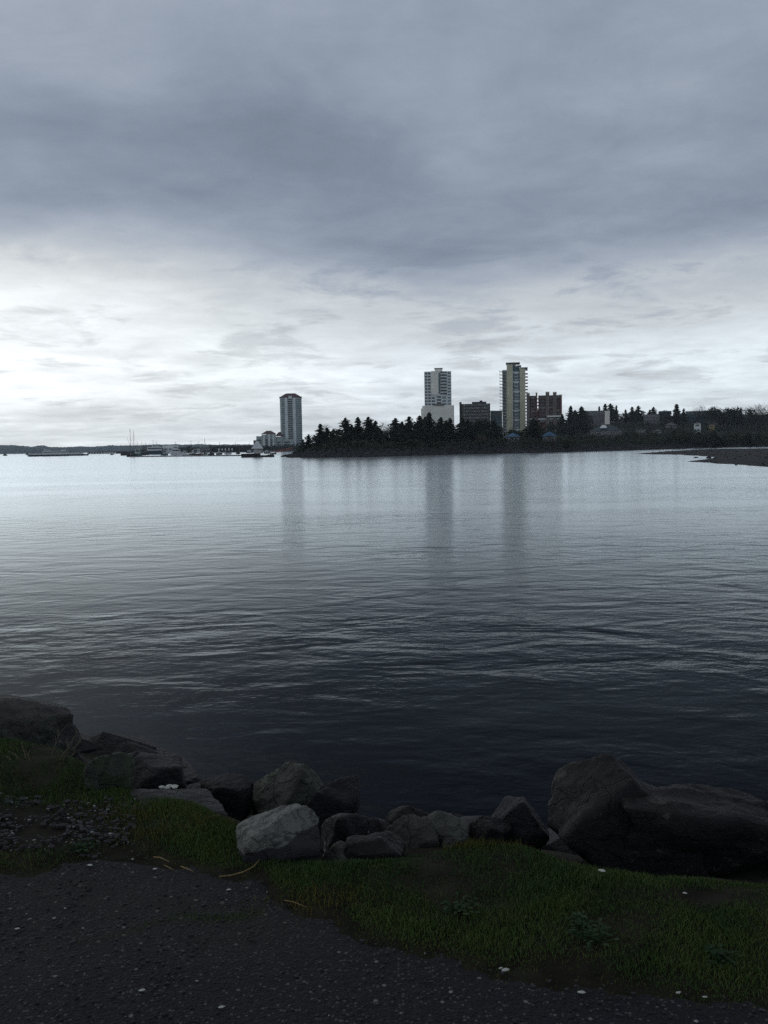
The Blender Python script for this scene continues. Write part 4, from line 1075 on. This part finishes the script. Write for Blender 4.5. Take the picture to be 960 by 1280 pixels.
rm_slab = rock_mat('slate-like slab', (0.016, .017, .02), (0.045, 0.047, 0.05), (.16, .16, .16), lam=.4, mossam=.2, seed=16)
ROCKS = [
 (-100, 106, 862, 966, 5.15, 31, rm_grey, 'biggest dark grey boulder at the left edge beside the water', dict(bias=[(.75, -.1, .66, .80)], rough=.1)),
 (104, 163, 934, 1004, 4.25, 2, rm_green, 'upright grey-green boulder rising from the grass at left', {}),
 (148, 236, 944, 988, 4.75, 3, rm_dark, 'dark boulder behind the upright grey-green one', {}),
 (200, 262, 962, 1000, 5.2, 23, rm_dark, 'dark low boulder at the waterline left of centre', {}),
 (160, 292, 978, 1036, 4.15, 4, rm_slab, 'long flat slate-grey slab with a pale scrap lying on it', dict(bias=[(.45, 0, .9, .5)])),
 (248, 318, 964, 1012, 4.55, 5, rm_dark, 'black boulder left of the light-topped one', {}),
 (304, 412, 956, 1010, 4.55, 6, rm_pale, 'boulder with light olive top, highest of the middle heap', dict(bias=[(-.5, -.5, .7, .45), (.3, -.8, .45, .6)])),
 (378, 450, 972, 1030, 4.35, 7, rm_dark, 'round black boulder right of the light-topped one', {}),
 (286, 402, 1003, 1100, 3.62, 8, rm_topw, 'large boulder with a white weathered sloping top face', dict(bias=[(-.30, .10, .95, .45), (.15, -1, .0, .7)], npl=9)),
 (398, 482, 1002, 1058, 4.0, 9, rm_spot, 'dark boulder with white bird spots in the middle heap', {}),
 (399, 446, 1052, 1096, 3.62, 10, rm_pale, 'small pale boulder wedged beside the large white-topped one', dict(bias=[(-.5, -.4, .7, .5)])),
 (426, 508, 1034, 1096, 3.66, 11, rm_brown, 'dark brown boulder at the grass edge right of the small pale one', {}),
 (476, 536, 1006, 1036, 4.25, 12, rm_grey, 'flat grey boulder at the back right of the middle heap', {}),
 (470, 548, 1018, 1074, 3.92, 13, rm_grey, 'mottled grey boulder in the right half of the middle heap', dict(bias=[(-.4, -.5, .7, .5)])),
 (512, 592, 1006, 1070, 3.98, 14, rm_pale, 'pale olive boulder at the right end of the middle heap', dict(bias=[(.5, -.3, .8, .55), (-.4, -.6, .5, .6)])),
 (540, 588, 1040, 1078, 3.8, 24, rm_dark, 'small black boulder under the pale olive one', {}),
 (582, 640, 1014, 1072, 4.0, 15, rm_brown, 'small brownish boulder with yellow grass at its foot', {}),
 (608, 686, 988, 1074, 4.1, 16, rm_dark, 'pointed black boulder left of the biggest brown one', dict(bias=[(-.7, 0, .7, .6), (.8, 0, .6, .6)])),
 (684, 870, 932, 1112, 3.95, 17, rm_brown, 'biggest dark brown boulder, its peaked top highest on the right', dict(bias=[(.75, 0, .66, .50), (-.85, -.1, .45, .72)], rough=.11, depth=.28)),
 (752, 985, 962, 1122, 3.95, 18, rm_brown, 'long dark boulder stretching to the right edge', dict(bias=[(.35, -.1, .95, .70)], rough=.12, depth=.26)),
 (935, 1060, 984, 1112, 3.9, 19, rm_dark, 'black boulder cut by the right edge of the picture', {}),
 (1050, 1230, 985, 1130, 4.0, 20, rm_brown, 'boulder beyond the right edge of the picture', {}),
]
for x0, x1, yt, yb, Yd, seed, m, lab, kw in ROCKS[:-1]:
    rock(x0, x1, yt, yb, Yd, seed, m, lab, **kw)
# hidden lower riprap that carries the visible stones, seen from the side only where gaps open
lr = random.Random(8); lb = MB()
for i in range(420):
    x = lr.uniform(-6, 6); d = lr.uniform(1.0, 4.0); y = interp(x, EDGE) + d; s = lr.uniform(.12, .3)
    blob(lb, (x, y, near_z(x, y) - s * .2), s * 1.3, s, s * .7, lr, 7)
tag(lb.build('riprap', rm_dark, smooth=False), kind='stuff')

# small debris
m_shell = mat('white shell', (.42, .43, .40), .5, .1, 30)
m_straw = mat('dry straw', (.20, .145, .055), .7, .3, 20)
def on_rock(px, py, Yd): return at(px, py, Yd)
def shell(px, py, s, lab, z=None, Yd=None):
    if Yd: p = at(px, py, Yd)
    else: q = gp(px, py); p = Vector((q[0], q[1], near_z(*q) + (z if z is not None else .016)))
    b = MB(); n_ = 9; r = gr_
    b.v.append((0, 0, s * .45))
    for ring, (rr, zz_) in enumerate(((.6, .34), (1.0, 0.0), (.93, -.06))):
        for j in range(n_):
            a = 2 * math.pi * j / n_; q = r.uniform(.8, 1.15); b.v.append((math.cos(a) * s * rr * q * 1.5, math.sin(a) * s * rr * q * .8, s * zz_))
    for j in range(n_):
        j2 = (j + 1) % n_; b.f.append((0, 1 + j, 1 + j2))
        for k in range(2): b.f.append((1 + k*n_ + j, 1 + (k+1)*n_ + j, 1 + (k+1)*n_ + j2, 1 + k*n_ + j2))
    b.f.append(tuple(1 + 2*n_ + j for j in reversed(range(n_))))
    o = b.build('shell', m_shell, smooth=True, loc=p); o.rotation_euler = (0, 0, r.uniform(-.6, .6))
    tag(o, lab, 'shell', 'white shell pieces on the ground')
for px, py, s, lab, z in ((753, 1112, .010, 'white shell piece in the grass below the biggest boulder', .045), (632, 1220, .009, 'larger white shell piece on the path edge, centre right', .014), (626, 1218, .005, 'tiny white shell chip left of the larger path-edge one', .014), (848, 1247, .006, 'white shell chip on the path at lower right', .016), (881, 1252, .005, 'small white shell chip right of the lower-right one', .016),
      (286, 1116, .006, 'white shell chip on the path below the long straw', .014), (22, 1165, .006, 'white shell chip on the path at far left', .014), (277, 1266, .007, 'white shell chip at the bottom of the path, left of centre', .014), (178, 1245, .007, 'pale shell chip near the bottom left of the path', .014), (727, 1247, .008, 'grey-white flat shell near the bottom right path edge', .014),
      (194, 1090, .006, 'white shell chip beside the short straws', .014), (113, 1086, .008, 'cluster of pale shell bits at the left grass edge', .014), (856, 1130, .006, 'pale chip on the bare patch below the right boulder', .02)):
    shell(px, py, s, lab, z)
def straw(pts, lab, r_=.0022):
    ps = []
    for px, py, h in pts: q = gp(px, py); ps.append(Vector((q[0], q[1], near_z(*q) + h)))
    mid = ps[0]
    o = MB().tube([p - mid for p in ps], [r_] * (len(ps) - 1) + [r_ * .4], 5).build('straw', m_straw, loc=mid)
    tag(o, lab, 'straw', 'dry straws at the grass edge')
straw([(274, 1100, .015), (290, 1099, .018), (305, 1096, .022), (318, 1092, .03), (325, 1088, .04)], 'longest golden straw lying at the grass edge left of centre')
straw([(192, 1077, .02), (200, 1079, .025), (212, 1083, .02)], 'short golden straw near the left shell chip')
straw([(205, 1085, .014), (213, 1089, .014), (218, 1092, .014)], 'darkest short straw between the two golden ones', .0014)
straw([(226, 1088, .018), (234, 1091, .018), (242, 1094, .016)], 'short golden straw between the short and the longest one')
straw([(355, 1131, .02), (368, 1134, .02), (384, 1139, .015)], 'thin straw at the bend of the path edge', .0015)
# pale scrap on slab
sp_ = MB(); r = gr_
for k in range(7): blob(sp_, (r.uniform(-.035, .045), r.uniform(-.01, .01), r.uniform(0, .012) - .0), .016, .010, .008, r, 6)
o = sp_.build('driftwood_scrap', m_shell, loc=at(212, 985.5, 4.02)); tag(o, 'pale splintered scrap lying on the long slate-grey slab', 'scrap')
# dead twiggy plants
m_twig = mat('dead twigs', (.035, .03, .028), .9, .3, 20)
m_twigl = mat('bleached stalks', (.16, .13, .09), .9, .3, 20)
def twigs(px, py, Yd, spread, h, n_, m, lab, lean=0.0, rad=.0016, leaf=False):
    p = at(px, py, Yd); p.z = min(p.z, near_z(p.x, p.y)) if py > 940 else p.z
    b = MB(); r = random.Random(int(px * 7))
    for i in range(n_):
        a = r.uniform(-1, 1); x, y, z = a * spread * .25, r.uniform(-.03, .03), -.03
        pts = [Vector((x, y, z))]; dirv = Vector((a * .55 + lean, r.uniform(-.2, .2), 1)).normalized(); L1 = h * r.uniform(.5, 1)
        for k in range(6):
            dirv = (dirv + Vector((r.uniform(-.18, .22) + lean * .25, r.uniform(-.15, .15), r.uniform(-.12, .05)))).normalized()
            pts.append(pts[-1] + dirv * L1 / 6)
            if k > 1 and r.random() < .75:
                sd_ = (dirv + Vector((r.uniform(-.9, .9), r.uniform(-.5, .5), .1))).normalized()
                q2 = pts[-1] + sd_ * L1 * .2; b.tube([pts[-1], q2], [rad * .6, rad * .3], 3)
                for _ in range(3 if leaf else 1):
                    e_ = pts[-1].lerp(q2, r.uniform(.3, 1)); u = Vector((r.uniform(-1, 1), r.uniform(-1, 1), r.uniform(-1, 1))).normalized() * .006
                    b.poly([e_ - u, e_ + u.orthogonal() * .6, e_ + u])
        b.tube(pts, [rad * (1 - j / 8) for j in range(7)], 4)
    o = b.build('dead_plant', m, loc=p); tag(o, lab, 'plant')
twigs(122, 950, 4.55, .3, .17, 10, m_twig, 'dark dead twigs sprouting behind the upright grey-green boulder', .1, leaf=True)
twigs(165, 950, 4.7, .3, .17, 9, m_twig, 'leaning dark twigs against the water right of the upright boulder', .55, leaf=True)
twigs(66, 958, 4.6, .2, .30, 5, m_twigl, 'bleached dry stalks in front of the biggest left boulder', .05, .0018)
twigs(20, 955, 4.5, .25, .14, 5, m_twigl, 'short bleached stalks at the far left above the grass', -.5, .0018)
twigs(150, 1004, 4.0, .2, .05, 8, m_twigl, 'dry stubble at the foot of the upright boulder', .1, .0012)

# ------------------------------------------------------------------ haze
m, t, b = mat_base('haze air'); t.n.remove(b)
pv = t.new('ShaderNodeVolumePrincipled'); pv.inputs['Density'].default_value = 0.00009
pv.inputs['Color'].default_value = (0.74, 0.88, 1.0, 1); pv.inputs['Anisotropy'].default_value = 0.2
t.l.new(pv.outputs[0], t.n['Material Output'].inputs['Volume'])
hz = MB().box(-4500, 4500, -4500, 4500, -3.6, 110).build('haze', m); tag(hz, kind='stuff')

# ------------------------------------------------------------------ render
sc.view_settings.view_transform = 'Standard'; sc.view_settings.look = 'None'
sc.view_settings.exposure = 0; sc.view_settings.gamma = 1
sc.cycles.max_bounces = 5; sc.cycles.diffuse_bounces = 2; sc.cycles.glossy_bounces = 3; sc.cycles.volume_bounces = 1
sc.cycles.sample_clamp_indirect = 4
sc.cycles.use_denoising = False
